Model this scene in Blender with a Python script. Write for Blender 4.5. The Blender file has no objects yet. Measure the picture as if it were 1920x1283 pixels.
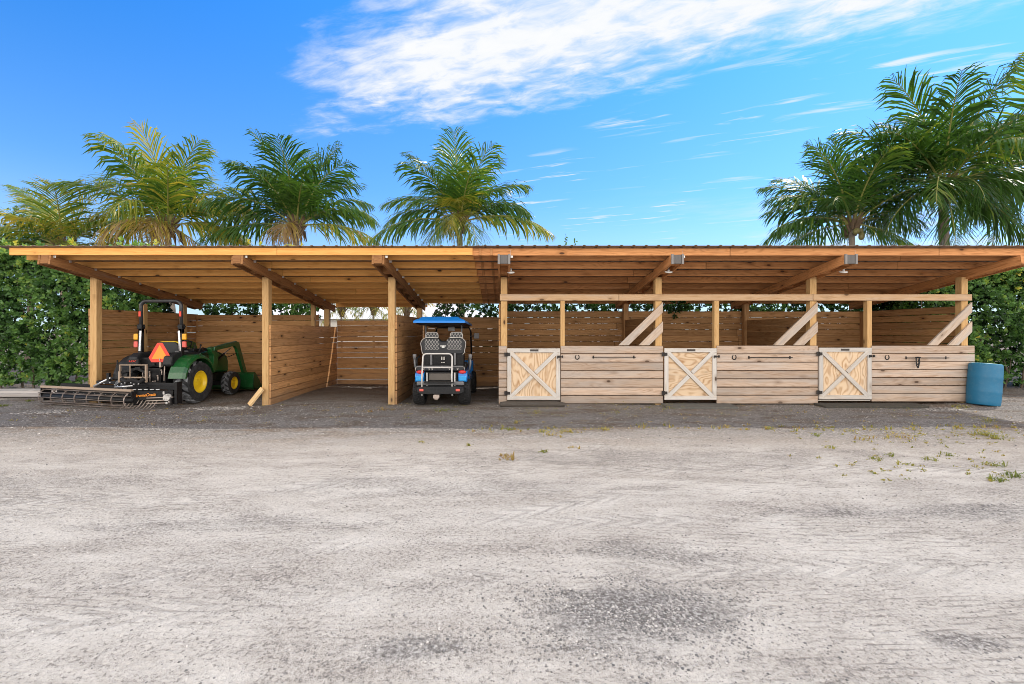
import bpy, math, random
from mathutils import Vector, Matrix, Euler
random.seed(7)
R = math.radians
scene = bpy.context.scene
COL = scene.collection
V = Vector
FPX, PX0, PY0, CAMY, CAMZ = 870.0, 945.0, 622.0, -10.0, 1.55

def XZ(px, py, Y):
    """real place of a point seen in the photograph, at depth Y"""
    d = Y - CAMY
    return V(((px - PX0) / FPX * d, Y, CAMZ + (PY0 - py) / FPX * d))

# ------------------------------------------------------------------ node helpers
class E:
    """a float socket with arithmetic"""
    def __init__(s, nt, k): s.nt, s.k = nt, k
    def _op(s, op, b=None, c=None, clamp=False):
        n = s.nt.nodes.new('ShaderNodeMath'); n.operation = op; n.use_clamp = clamp
        for i, x in enumerate((s, b, c)):
            if x is None: continue
            if isinstance(x, E): s.nt.links.new(x.k, n.inputs[i])
            else: n.inputs[i].default_value = x
        return E(s.nt, n.outputs[0])
    def __add__(s, b): return s._op('ADD', b)
    __radd__ = __add__
    def __sub__(s, b): return s._op('SUBTRACT', b)
    def __rsub__(s, b): return (s * -1.0) + b
    def __mul__(s, b): return s._op('MULTIPLY', b)
    __rmul__ = __mul__
    def __truediv__(s, b): return s._op('DIVIDE', b)
    def sin(s): return s._op('SINE')
    def abs(s): return s._op('ABSOLUTE')
    def frac(s): return s._op('FRACT')
    def pw(s, p): return s._op('POWER', p)
    def mn(s, b): return s._op('MINIMUM', b)
    def mx(s, b): return s._op('MAXIMUM', b)
    def clamp(s): return s._op('ADD', 0.0, clamp=True)
    def step(s, a, b):
        n = s.nt.nodes.new('ShaderNodeMapRange'); n.interpolation_type = 'SMOOTHSTEP'
        s.nt.links.new(s.k, n.inputs[0])
        if a < b:
            n.inputs[1].default_value, n.inputs[2].default_value = a, b
        else:
            n.inputs[1].default_value, n.inputs[2].default_value = b, a
            n.inputs[3].default_value, n.inputs[4].default_value = 1.0, 0.0
        return E(s.nt, n.outputs[0])

def node(nt, t, **kw):
    n = nt.nodes.new('ShaderNode' + t)
    for k, v in kw.items(): setattr(n, k, v)
    return n
def comb(nt, x, y, z=0.0):
    n = node(nt, 'CombineXYZ')
    for i, a in enumerate((x, y, z)):
        if isinstance(a, E): nt.links.new(a.k, n.inputs[i])
        else: n.inputs[i].default_value = a
    return n.outputs[0]
def noise(nt, vec, scale=1.0, detail=3.0, rough=0.55, dist=0.0):
    n = node(nt, 'TexNoise'); n.inputs['Scale'].default_value = scale
    n.inputs['Detail'].default_value = detail; n.inputs['Roughness'].default_value = rough
    n.inputs['Distortion'].default_value = dist
    nt.links.new(vec, n.inputs['Vector'])
    return E(nt, n.outputs[0])
def voronoi(nt, vec, scale=1.0, out='Distance', feature='F1'):
    n = node(nt, 'TexVoronoi', feature=feature); n.inputs['Scale'].default_value = scale
    nt.links.new(vec, n.inputs['Vector'])
    return n.outputs[out]
def mixc(nt, f, a, b, blend='MIX'):
    n = node(nt, 'Mix', data_type='RGBA', blend_type=blend)
    for i, x in ((0, f), (6, a), (7, b)):
        if isinstance(x, E): nt.links.new(x.k, n.inputs[i])
        elif isinstance(x, (int, float)): n.inputs[i].default_value = x
        elif isinstance(x, tuple): n.inputs[i].default_value = (*x, 1.0) if len(x) == 3 else x
        else: nt.links.new(x, n.inputs[i])
    return n.outputs[2]
def grey(nt, e):
    n = node(nt, 'CombineColor')
    for i in range(3): nt.links.new(e.k, n.inputs[i])
    return n.outputs[0]
def new_mat(name):
    m = bpy.data.materials.new(name); m.use_nodes = True
    nt = m.node_tree
    return m, nt, nt.nodes['Principled BSDF']
def coords(nt, which='Object'):
    c = node(nt, 'TexCoord').outputs[which]
    s = node(nt, 'SeparateXYZ'); nt.links.new(c, s.inputs[0])
    return c, E(nt, s.outputs[0]), E(nt, s.outputs[1]), E(nt, s.outputs[2])
def attr(nt, name):
    return E(nt, node(nt, 'Attribute', attribute_name=name).outputs['Fac'])
def bump(nt, bsdf, h, strength=0.3, dist=0.01):
    b = node(nt, 'Bump'); b.inputs['Strength'].default_value = strength; b.inputs['Distance'].default_value = dist
    nt.links.new(h.k, b.inputs['Height']); nt.links.new(b.outputs[0], bsdf.inputs['Normal'])

def wood(name, light, dark, gray=0.0, gcol=(0.44, 0.40, 0.37), knots=1.0, ring=0.55, fine=24.0, rough=0.75, dirt=0.0, edge=.6, rf=150.0, warp=105.0, wu=.55, wv=4.5):
    m, nt, bs = new_mat(name)
    uvn = node(nt, 'UVMap', uv_map='uv'); sp = node(nt, 'SeparateXYZ'); nt.links.new(uvn.outputs[0], sp.inputs[0])
    u, v = E(nt, sp.outputs[0]), E(nt, sp.outputs[1])
    n1 = noise(nt, comb(nt, u * 1.6, v * fine), 1.0, 5.0, 0.65, 0.2)
    n2 = noise(nt, comb(nt, u * wu, v * wv), 1.0, 2.0, 0.5)
    rg = (v * rf + n2 * warp).sin() * 0.5 + 0.5
    rg = rg.pw(2.2)
    nc = ((n1 - .5) * 2.1 + .42).clamp()
    f = (nc * (1.0 - ring) * 1.15 + rg * ring * (nc * 0.9 + 0.3)).clamp()
    c = mixc(nt, f, light, dark)
    if gray > 0:
        g = noise(nt, comb(nt, u * 0.9, v * 7.0, 3.3), 1.0, 4.0, 0.6).step(0.62 - gray * 0.45, 0.9 - gray * 0.5)
        c = mixc(nt, g * (0.35 + 0.6 * gray), c, mixc(nt, n1, gcol, tuple(x * 0.62 for x in gcol)))
    if knots > 0:
        d = E(nt, voronoi(nt, comb(nt, u * 2.6, v * 6.0), 1.0))
        pick = E(nt, node(nt, 'TexNoise').outputs[0])
        cn = node(nt, 'SeparateXYZ'); nt.links.new(voronoi(nt, comb(nt, u * 2.6, v * 6.0), 1.0, 'Color'), cn.inputs[0])
        pk = E(nt, cn.outputs[0]).step(0.60, 0.66)
        k = (d * 1.15 + (n1 - 0.5) * 0.08).step(0.19, 0.09) * pk * knots
        halo = (d + (n1 - 0.5) * 0.12).step(0.42, 0.12) * pk * 0.55 * knots
        c = mixc(nt, halo.clamp(), c, tuple(x * 0.7 for x in dark))
        c = mixc(nt, k.clamp(), c, (0.055, 0.026, 0.014))
    t = attr(nt, 'tint')
    c = mixc(nt, 1.0, c, grey(nt, t), 'MULTIPLY')
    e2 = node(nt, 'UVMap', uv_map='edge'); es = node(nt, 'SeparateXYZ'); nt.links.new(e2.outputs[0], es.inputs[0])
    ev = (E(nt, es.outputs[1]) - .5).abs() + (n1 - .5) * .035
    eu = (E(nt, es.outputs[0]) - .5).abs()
    c = mixc(nt, ev.step(.43, .495) * edge, c, tuple(x * .28 for x in dark))  # plank edges darkened: seam shadow and grime painted into the colour
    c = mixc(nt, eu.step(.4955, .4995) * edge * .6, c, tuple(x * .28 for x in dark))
    if dirt > 0:
        _, x, y, z = coords(nt, 'Object')
        ng = noise(nt, comb(nt, x * 2.0, y * 2.0, z * 5.0), 1.0, 3.0)
        c = mixc(nt, ((z + (ng - 0.5) * 0.5).step(0.35, 0.0) * dirt), c, (0.17, 0.14, 0.115))
    nt.links.new(c, bs.inputs['Base Color'])
    bs.inputs['Roughness'].default_value = rough
    bs.inputs['Specular IOR Level'].default_value = 0.25
    bump(nt, bs, n1 + rg * 0.3, 0.35, 0.004)
    return m

def simple(name, col, rough=0.5, metal=0.0, var=0.18, scale=6.0, bmp=0.0, dust=0.0, dcol=(0.35, 0.31, 0.27), coat=0.0, spec=0.5):
    m, nt, bs = new_mat(name)
    c, x, y, z = coords(nt)
    n = noise(nt, c, scale, 5.0, 0.6)
    col2 = tuple(min(1.0, v * (1 + var)) for v in col); col1 = tuple(v * (1 - var) for v in col)
    cc = mixc(nt, n, col1, col2)
    if dust > 0:
        n2 = noise(nt, c, scale * 3.1, 6.0, 0.7)
        cc = mixc(nt, n2.step(0.46, 0.72) * dust, cc, dcol)
    nt.links.new(cc, bs.inputs['Base Color'])
    bs.inputs['Metallic'].default_value = metal
    r = n * 0.25 + (rough - 0.12)
    nt.links.new(r.clamp().k, bs.inputs['Roughness'])
    bs.inputs['Coat Weight'].default_value = coat
    bs.inputs['Specular IOR Level'].default_value = spec
    if bmp > 0: bump(nt, bs, noise(nt, c, scale * 8, 4.0, 0.6), bmp, 0.004)
    return m

def leafmat(name, stops, gloss=0.35, trans=0.4, tcol=None):
    """tint attribute 0..1 runs through the colour stops"""
    m, nt, bs = new_mat(name)
    t = attr(nt, 'tint')
    rp = node(nt, 'ValToRGB'); nt.links.new(t.k, rp.inputs[0])
    el = rp.color_ramp.elements
    while len(el) < len(stops): el.new(0.5)
    for e, (p, c) in zip(el, stops): e.position = p; e.color = (*c, 1)
    nt.links.new(rp.outputs[0], bs.inputs['Base Color'])
    bs.inputs['Roughness'].default_value = gloss
    bs.inputs['Specular IOR Level'].default_value = 0.4
    tr = node(nt, 'BsdfTranslucent')
    tc = mixc(nt, 1.0, rp.outputs[0], tcol or (1.9, 1.7, 0.8), 'MULTIPLY')
    nt.links.new(tc, tr.inputs[0])
    mx = node(nt, 'MixShader'); mx.inputs[0].default_value = trans
    nt.links.new(bs.outputs[0], mx.inputs[1]); nt.links.new(tr.outputs[0], mx.inputs[2])
    nt.links.new(mx.outputs[0], nt.nodes['Material Output'].inputs[0])
    return m

# ------------------------------------------------------------------ mesh builder
class MB:
    def __init__(s): s.v, s.f, s.uv, s.t, s.m, s.uv2 = [], [], [], [], [], []
    def add(s, verts, faces, uvs=None, tint=1.0, mat=0, uvs2=None):
        o = len(s.v); s.v += [tuple(p) for p in verts]
        for i, f in enumerate(faces):
            s.f.append([o + k for k in f])
            s.uv.append(uvs[i] if uvs else [(0, 0)] * len(f))
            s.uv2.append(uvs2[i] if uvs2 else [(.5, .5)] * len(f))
            s.t.append(tint); s.m.append(mat)
    def box(s, c, size, rot=None, grain=0, tint=None, mat=0, jig=0.0):
        c = V(c); h = V(size) / 2
        if tint is None: tint = random.uniform(0.82, 1.14)
        sg = [(-1, -1, -1), (1, -1, -1), (1, 1, -1), (-1, 1, -1), (-1, -1, 1), (1, -1, 1), (1, 1, 1), (-1, 1, 1)]
        loc = [V((a * h.x, b * h.y, d * h.z)) for a, b, d in sg]
        M = rot.to_matrix() if isinstance(rot, Euler) else rot
        ve = [(M @ p if M is not None else p) + c for p in loc]
        if jig: ve = [p + V([random.uniform(-jig, jig) for _ in range(3)]) for p in ve]
        fs = [(0, 3, 2, 1), (4, 5, 6, 7), (0, 1, 5, 4), (2, 3, 7, 6), (1, 2, 6, 5), (3, 0, 4, 7)]
        na = [2, 2, 1, 1, 0, 0]
        u0, v0 = random.uniform(0, 60), random.uniform(0, 60)
        uvs, e2 = [], []
        for f, n in zip(fs, na):
            ax = [a for a in (0, 1, 2) if a != n]
            if grain in ax: a, b = grain, [k for k in ax if k != grain][0]
            else: a, b = ax
            uvs.append([(loc[k][a] + u0, loc[k][b] + v0 + n * 0.37) for k in f])
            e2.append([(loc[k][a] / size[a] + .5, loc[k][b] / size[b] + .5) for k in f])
        s.add(ve, fs, uvs, tint, mat, e2)
    def board(s, p0, p1, w, th, up=(0, 0, 1), tint=None, mat=0):
        """plank from p0 to p1: w along up, th across"""
        p0, p1 = V(p0), V(p1); d = p1 - p0; L = d.length; x = d.normalized()
        z = V(up) - x * x.dot(V(up)); z.normalize(); y = z.cross(x)
        s.box((p0 + p1) / 2, (L, th, w), Matrix((x, y, z)).transposed(), 0, tint, mat)
    def tube(s, pts, r, n=8, cap=True, tint=1.0, mat=0, closed=False):
        pts = [V(p) for p in pts]; N = len(pts)
        rr = r if isinstance(r, (list, tuple)) else [r] * N
        ve, prev = [], None
        for i, p in enumerate(pts):
            if closed: t = pts[(i + 1) % N] - pts[i - 1]
            else: t = pts[min(i + 1, N - 1)] - pts[max(i - 1, 0)]
            t.normalize()
            if prev is None:
                a = V((0, 0, 1)) if abs(t.z) < 0.9 else V((1, 0, 0))
                u = t.cross(a).normalized()
            else:
                u = prev - t * prev.dot(t)
                u = u.normalized() if u.length > 1e-6 else t.orthogonal().normalized()
            prev = u; w = t.cross(u)
            for k in range(n):
                a = 2 * math.pi * k / n
                ve.append(p + (u * math.cos(a) + w * math.sin(a)) * rr[i])
        fs, uvs = [], []
        L = 0
        for i in range(N if closed else N - 1):
            j = (i + 1) % N
            for k in range(n):
                q = (k + 1) % n
                fs.append((i * n + k, i * n + q, j * n + q, j * n + k))
                uvs.append([(i, k / n), (i, (k + 1) / n), (i + 1, (k + 1) / n), (i + 1, k / n)])
        if cap and not closed:
            fs.append(tuple(range(n))[::-1]); uvs.append([(0, 0)] * n)
            fs.append(tuple((N - 1) * n + k for k in range(n))); uvs.append([(0, 0)] * n)
        s.add(ve, fs, uvs, tint, mat)
    def lathe(s, prof, c, axis='Z', n=24, tint=1.0, mat=0, rot=None):
        """prof: (radius, along) pairs"""
        c = V(c); ve = []
        for r, h in prof:
            for k in range(n):
                a = 2 * math.pi * k / n; x, y = r * math.cos(a), r * math.sin(a)
                p = {'Z': V((x, y, h)), 'X': V((h, x, y)), 'Y': V((y, h, x))}[axis]
                ve.append((rot @ p if rot is not None else p) + c)
        fs = []
        for i in range(len(prof) - 1):
            for k in range(n):
                q = (k + 1) % n
                fs.append((i * n + k, i * n + q, (i + 1) * n + q, (i + 1) * n + k))
        s.add(ve, fs, None, tint, mat)
    def prism(s, poly, a, b, axis='Y', tint=1.0, mat=0, grainuv=True):
        """polygon in the two other axes, drawn out along axis from a to b"""
        n = len(poly)
        def P(p, h): return {'Y': (p[0], h, p[1]), 'X': (h, p[0], p[1]), 'Z': (p[0], p[1], h)}[axis]
        ve = [P(p, a) for p in poly] + [P(p, b) for p in poly]
        u0, v0 = random.uniform(0, 50), random.uniform(0, 50)
        d = V((poly[1][0] - poly[0][0], poly[1][1] - poly[0][1])) if n > 1 else V((1, 0))
        fs = [tuple(range(n)), tuple(range(n, 2 * n))[::-1]]
        uu = [(p[0] + u0, p[1] + v0) for p in poly]
        uvs = [uu, uu[::-1]]
        for i in range(n):
            j = (i + 1) % n
            fs.append((i, n + i, n + j, j)); uvs.append([uu[i], uu[i], uu[j], uu[j]])
        s.add(ve, fs, uvs, tint, mat)
    def ball(s, c, r, n=10, m=7, tint=1.0, mat=0):
        c = V(c); r = V(r) if not isinstance(r, (int, float)) else V((r, r, r))
        ve = []
        for i in range(m + 1):
            a = math.pi * i / m
            for k in range(n):
                b = 2 * math.pi * k / n
                ve.append(c + V((r.x * math.sin(a) * math.cos(b), r.y * math.sin(a) * math.sin(b), r.z * math.cos(a))))
        fs = [(i * n + k, i * n + (k + 1) % n, (i + 1) * n + (k + 1) % n, (i + 1) * n + k) for i in range(m) for k in range(n)]
        s.add(ve, fs, None, tint, mat)
    def build(s, name, mats, parent=None, smooth=False, bevel=0.0, origin=None, recalc=True):
        o0 = V(origin) if origin is not None else (parent_origin(parent) if parent is not None else V((0, 0, 0)))
        me = bpy.data.meshes.new(name)
        me.from_pydata([tuple(V(p) - o0) for p in s.v], [], s.f)
        uv = me.uv_layers.new(name='uv'); at = me.attributes.new('tint', 'FLOAT', 'FACE')
        uv.data.foreach_set('uv', [c for f in s.uv for p in f for c in p])
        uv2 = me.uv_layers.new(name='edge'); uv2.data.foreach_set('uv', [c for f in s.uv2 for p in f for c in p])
        at.data.foreach_set('value', s.t)
        me.polygons.foreach_set('material_index', s.m)
        for m in (mats if isinstance(mats, (list, tuple)) else [mats]): me.materials.append(m)
        if smooth: me.polygons.foreach_set('use_smooth', [True] * len(s.f))
        me.validate(); me.update()
        if recalc:
            import bmesh
            bm = bmesh.new(); bm.from_mesh(me); bmesh.ops.recalc_face_normals(bm, faces=bm.faces); bm.to_mesh(me); bm.free()
        ob = bpy.data.objects.new(name, me); COL.objects.link(ob)
        if parent is not None: ob.parent = parent
        else: ob.location = o0
        if bevel:
            b = ob.modifiers.new('bevel', 'BEVEL'); b.width = bevel; b.segments = 2; b.limit_method = 'ANGLE'; b.angle_limit = R(40)
        return ob
def parent_origin(p):
    o = V((0, 0, 0))
    while p is not None: o += p.location; p = p.parent
    return o

def thing(name, label, cat, loc=(0, 0, 0), group=None):
    o = bpy.data.objects.new(name, None); COL.objects.link(o); o.location = loc
    o.empty_display_size = 0.2
    o['label'] = label; o['category'] = cat
    if group: o['group'] = group
    return o
def tag(o, label, cat, group=None):
    o['label'] = label; o['category'] = cat
    if group: o['group'] = group
    return o
def lettering(name, text, size, mat, parent, loc, rot=(R(90), 0, 0), shear=0.0, extrude=0.002, sx=1.0):
    cu = bpy.data.curves.new(name, 'FONT'); cu.body = text; cu.size = size; cu.shear = shear; cu.extrude = extrude
    cu.align_x = 'CENTER'; cu.align_y = 'CENTER'
    cu.materials.append(mat)
    tmp = bpy.data.objects.new(name, cu); COL.objects.link(tmp)
    bpy.context.view_layer.update()
    me = bpy.data.meshes.new_from_object(tmp.evaluated_get(bpy.context.evaluated_depsgraph_get()))
    bpy.data.objects.remove(tmp)
    o = bpy.data.objects.new(name, me); COL.objects.link(o)
    o.parent = parent; o.location = V(loc) - parent_origin(parent); o.rotation_euler = rot; o.scale = (sx, 1, 1)
    return o
def arc(c, r, a0, a1, n, plane='XZ'):
    out = []
    for i in range(n + 1):
        a = R(a0 + (a1 - a0) * i / n); x, y = r * math.cos(a), r * math.sin(a)
        out.append(V(c) + {'XZ': V((x, 0, y)), 'YZ': V((0, x, y)), 'XY': V((x, y, 0))}[plane])
    return out

# ------------------------------------------------------------------ materials
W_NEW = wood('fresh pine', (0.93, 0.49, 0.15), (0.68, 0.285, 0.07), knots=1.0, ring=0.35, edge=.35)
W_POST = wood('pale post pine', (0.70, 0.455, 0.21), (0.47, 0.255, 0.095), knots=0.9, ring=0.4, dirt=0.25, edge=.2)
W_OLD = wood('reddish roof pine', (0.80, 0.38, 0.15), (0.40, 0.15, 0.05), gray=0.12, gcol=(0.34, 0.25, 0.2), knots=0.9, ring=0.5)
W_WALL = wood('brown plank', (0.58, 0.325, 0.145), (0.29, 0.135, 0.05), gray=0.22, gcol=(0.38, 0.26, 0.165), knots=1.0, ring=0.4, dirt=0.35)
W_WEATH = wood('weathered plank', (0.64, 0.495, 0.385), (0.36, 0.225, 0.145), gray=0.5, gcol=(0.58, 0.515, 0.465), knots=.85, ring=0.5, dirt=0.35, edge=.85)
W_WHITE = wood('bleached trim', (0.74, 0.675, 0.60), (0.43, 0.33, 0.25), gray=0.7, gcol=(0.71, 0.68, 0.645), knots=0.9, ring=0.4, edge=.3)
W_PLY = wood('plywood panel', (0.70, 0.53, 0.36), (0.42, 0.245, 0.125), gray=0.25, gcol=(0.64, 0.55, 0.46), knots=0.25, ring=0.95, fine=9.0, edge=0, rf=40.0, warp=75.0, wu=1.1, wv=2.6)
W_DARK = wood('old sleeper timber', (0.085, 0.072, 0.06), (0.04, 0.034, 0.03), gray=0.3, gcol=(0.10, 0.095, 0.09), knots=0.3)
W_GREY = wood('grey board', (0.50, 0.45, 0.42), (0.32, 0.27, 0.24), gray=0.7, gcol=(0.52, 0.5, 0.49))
M_SHEET = simple('roof metal', (0.20, 0.165, 0.135), 0.55, 0.25, 0.12, 1.5)
M_GALV = simple('galvanised steel', (0.58, 0.57, 0.55), 0.42, 0.7, 0.2, 30)
M_IRON = simple('black iron', (0.035, 0.03, 0.028), 0.55, 0.4, 0.3, 30)
M_BLACK = simple('black paint', (0.008, 0.008, 0.009), 0.42, 0.0, 0.3, 9, dust=0.05, spec=.3)
M_BLKPL = simple('black plastic', (0.015, 0.016, 0.018), 0.5, 0.0, 0.2, 12, dust=0.07, spec=.3)
def lug_rubber():
    m, nt, bs = new_mat('dusty tyre rubber')
    c, x, y, z = coords(nt); n = noise(nt, c, 14.0, 5.0, .65)
    d = mixc(nt, n.step(.40, .66), (.13, .135, .145), (.30, .31, .325))
    nt.links.new(mixc(nt, attr(nt, 'tint'), (.012, .012, .013), d), bs.inputs['Base Color'])
    bs.inputs['Roughness'].default_value = .8; bs.inputs['Specular IOR Level'].default_value = .25
    return m
M_RUBBER = lug_rubber()
M_TYRE = simple('tyre rubber', (0.016, 0.016, 0.017), 0.8, 0.0, 0.3, 10, bmp=0.3, spec=.3, dust=0.15, dcol=(0.14, 0.13, 0.12))
M_GREEN = simple('tractor green', (0.007, 0.092, 0.02), 0.32, 0.0, 0.15, 5, dust=0.1, coat=0.4)
M_YELLOW = simple('tractor yellow', (0.85, 0.58, 0.01), 0.4, 0.0, 0.08, 5, dust=0.1, coat=0.3)
M_RED = simple('red lens', (0.65, 0.03, 0.03), 0.25, 0.0, 0.1, 20, coat=0.5)
M_REDP = simple('red reflector', (0.75, 0.12, 0.09), 0.35, 0.0, 0.1, 20, coat=0.5)
M_AMBER = simple('amber lens', (0.9, 0.42, 0.01), 0.25, 0.0, 0.1, 20, coat=0.5)
M_ORANGE = simple('fluorescent orange', (0.95, 0.33, 0.03), 0.5, 0.0, 0.05, 20)
M_SMVRED = simple('reflective red border', (0.78, 0.06, 0.03), 0.4, 0.0, 0.08, 20)
M_STEEL = simple('worn steel', (0.46, 0.38, 0.33), 0.5, 0.35, 0.3, 14, dust=0.35, dcol=(0.33, 0.25, 0.19))
M_TANRAIL = simple('dusty rail', (0.40, 0.30, 0.22), 0.6, 0.1, 0.2, 8, dust=0.2)
M_CHROME = simple('bright rod', (0.75, 0.75, 0.75), 0.25, 0.8, 0.1, 20)
M_SILVER = simple('silver tube', (0.62, 0.59, 0.56), 0.4, 0.3, 0.1, 12)
M_BLUE = simple('cart blue', (0.012, 0.20, 0.62), 0.22, 0.0, 0.1, 4, coat=0.6)
M_BLUEROOF = simple('cart roof blue', (0.012, 0.22, 0.72), 0.35, 0.0, 0.06, 4)
M_VINYL = simple('black vinyl', (0.018, 0.020, 0.024), 0.5, 0.0, 0.2, 14)
M_GREYPL = simple('grey plastic', (0.17, 0.17, 0.175), 0.5, 0.0, 0.15, 14)
M_BROWNP = simple('brown grey panel', (0.12, 0.105, 0.09), 0.55, 0.0, 0.2, 14)
M_PIPING = simple('light piping', (0.6, 0.57, 0.53), 0.5, 0.0, 0.05, 14)
M_WHITE = simple('white enamel', (0.82, 0.81, 0.78), 0.4, 0.0, 0.05, 10)
M_BARREL = simple('blue barrel plastic', (0.008, 0.145, 0.28), 0.5, 0.0, 0.16, 5, bmp=0.1, dust=0.22, dcol=(.10, .22, .29))
M_ROCK = simple('tan rock', (0.45, 0.37, 0.29), 0.85, 0.0, 0.3, 6, bmp=0.5)
M_PLAQUE = simple('dark plaque', (0.05, 0.04, 0.035), 0.45, 0.1, 0.8, 90)
M_BARK = simple('palm bark', (0.26, 0.21, 0.165), 0.9, 0.0, 0.4, 9, bmp=0.8)
M_HUSK = simple('palm husk', (0.16, 0.105, 0.065), 0.9, 0.0, 0.5, 9, bmp=0.6)
M_NUT = simple('coconut', (0.20, 0.17, 0.06), 0.5, 0.0, 0.35, 5)
M_STEM = simple('hedge stem', (0.13, 0.10, 0.075), 0.9, 0.0, 0.3, 9)
M_HOUSEW = simple('pale stucco', (0.72, 0.69, 0.64), 0.85, 0.0, 0.06, 2)
M_SHINGLE = simple('pale roof tile', (0.66, 0.65, 0.66), 0.8, 0.0, 0.12, 3, bmp=0.3)
M_GLASS = simple('dark window pane', (0.05, 0.06, 0.07), 0.12, 0.0, 0.2, 3)
L_PALM = leafmat('palm leaflet', [(0.0, (0.03, 0.075, 0.016)), (0.4, (0.065, 0.15, 0.026)), (0.62, (0.22, 0.27, 0.04)), (0.8, (0.46, 0.37, 0.06)), (1.0, (0.34, 0.24, 0.13))], 0.30, 0.34)
L_RACH = simple('frond stalk', (0.28, 0.27, 0.07), 0.5, 0.0, 0.2, 4)
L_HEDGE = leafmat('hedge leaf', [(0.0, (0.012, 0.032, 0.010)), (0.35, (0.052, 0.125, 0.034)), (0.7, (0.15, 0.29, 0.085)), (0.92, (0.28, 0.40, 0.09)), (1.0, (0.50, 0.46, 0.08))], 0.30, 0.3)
L_WEED = leafmat('weed blade', [(0.0, (0.08, 0.13, 0.03)), (0.4, (0.19, 0.21, 0.05)), (0.7, (0.38, 0.32, 0.10)), (1.0, (0.26, 0.155, 0.075))], 0.6, 0.3)

def quilt_mat():
    m, nt, bs = new_mat('quilted vinyl')
    c, x, y, z = coords(nt)
    a = ((x * 15.0 + z * 11.0).frac() - 0.5).abs().step(0.43, 0.48)
    b = ((x * 15.0 - z * 11.0).frac() - 0.5).abs().step(0.43, 0.48)
    ln = a.mx(b)
    nt.links.new(mixc(nt, ln, (0.03, 0.032, 0.036), (0.62, 0.60, 0.57)), bs.inputs['Base Color'])
    bs.inputs['Roughness'].default_value = 0.5
    return m
M_QUILT = quilt_mat()

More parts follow.
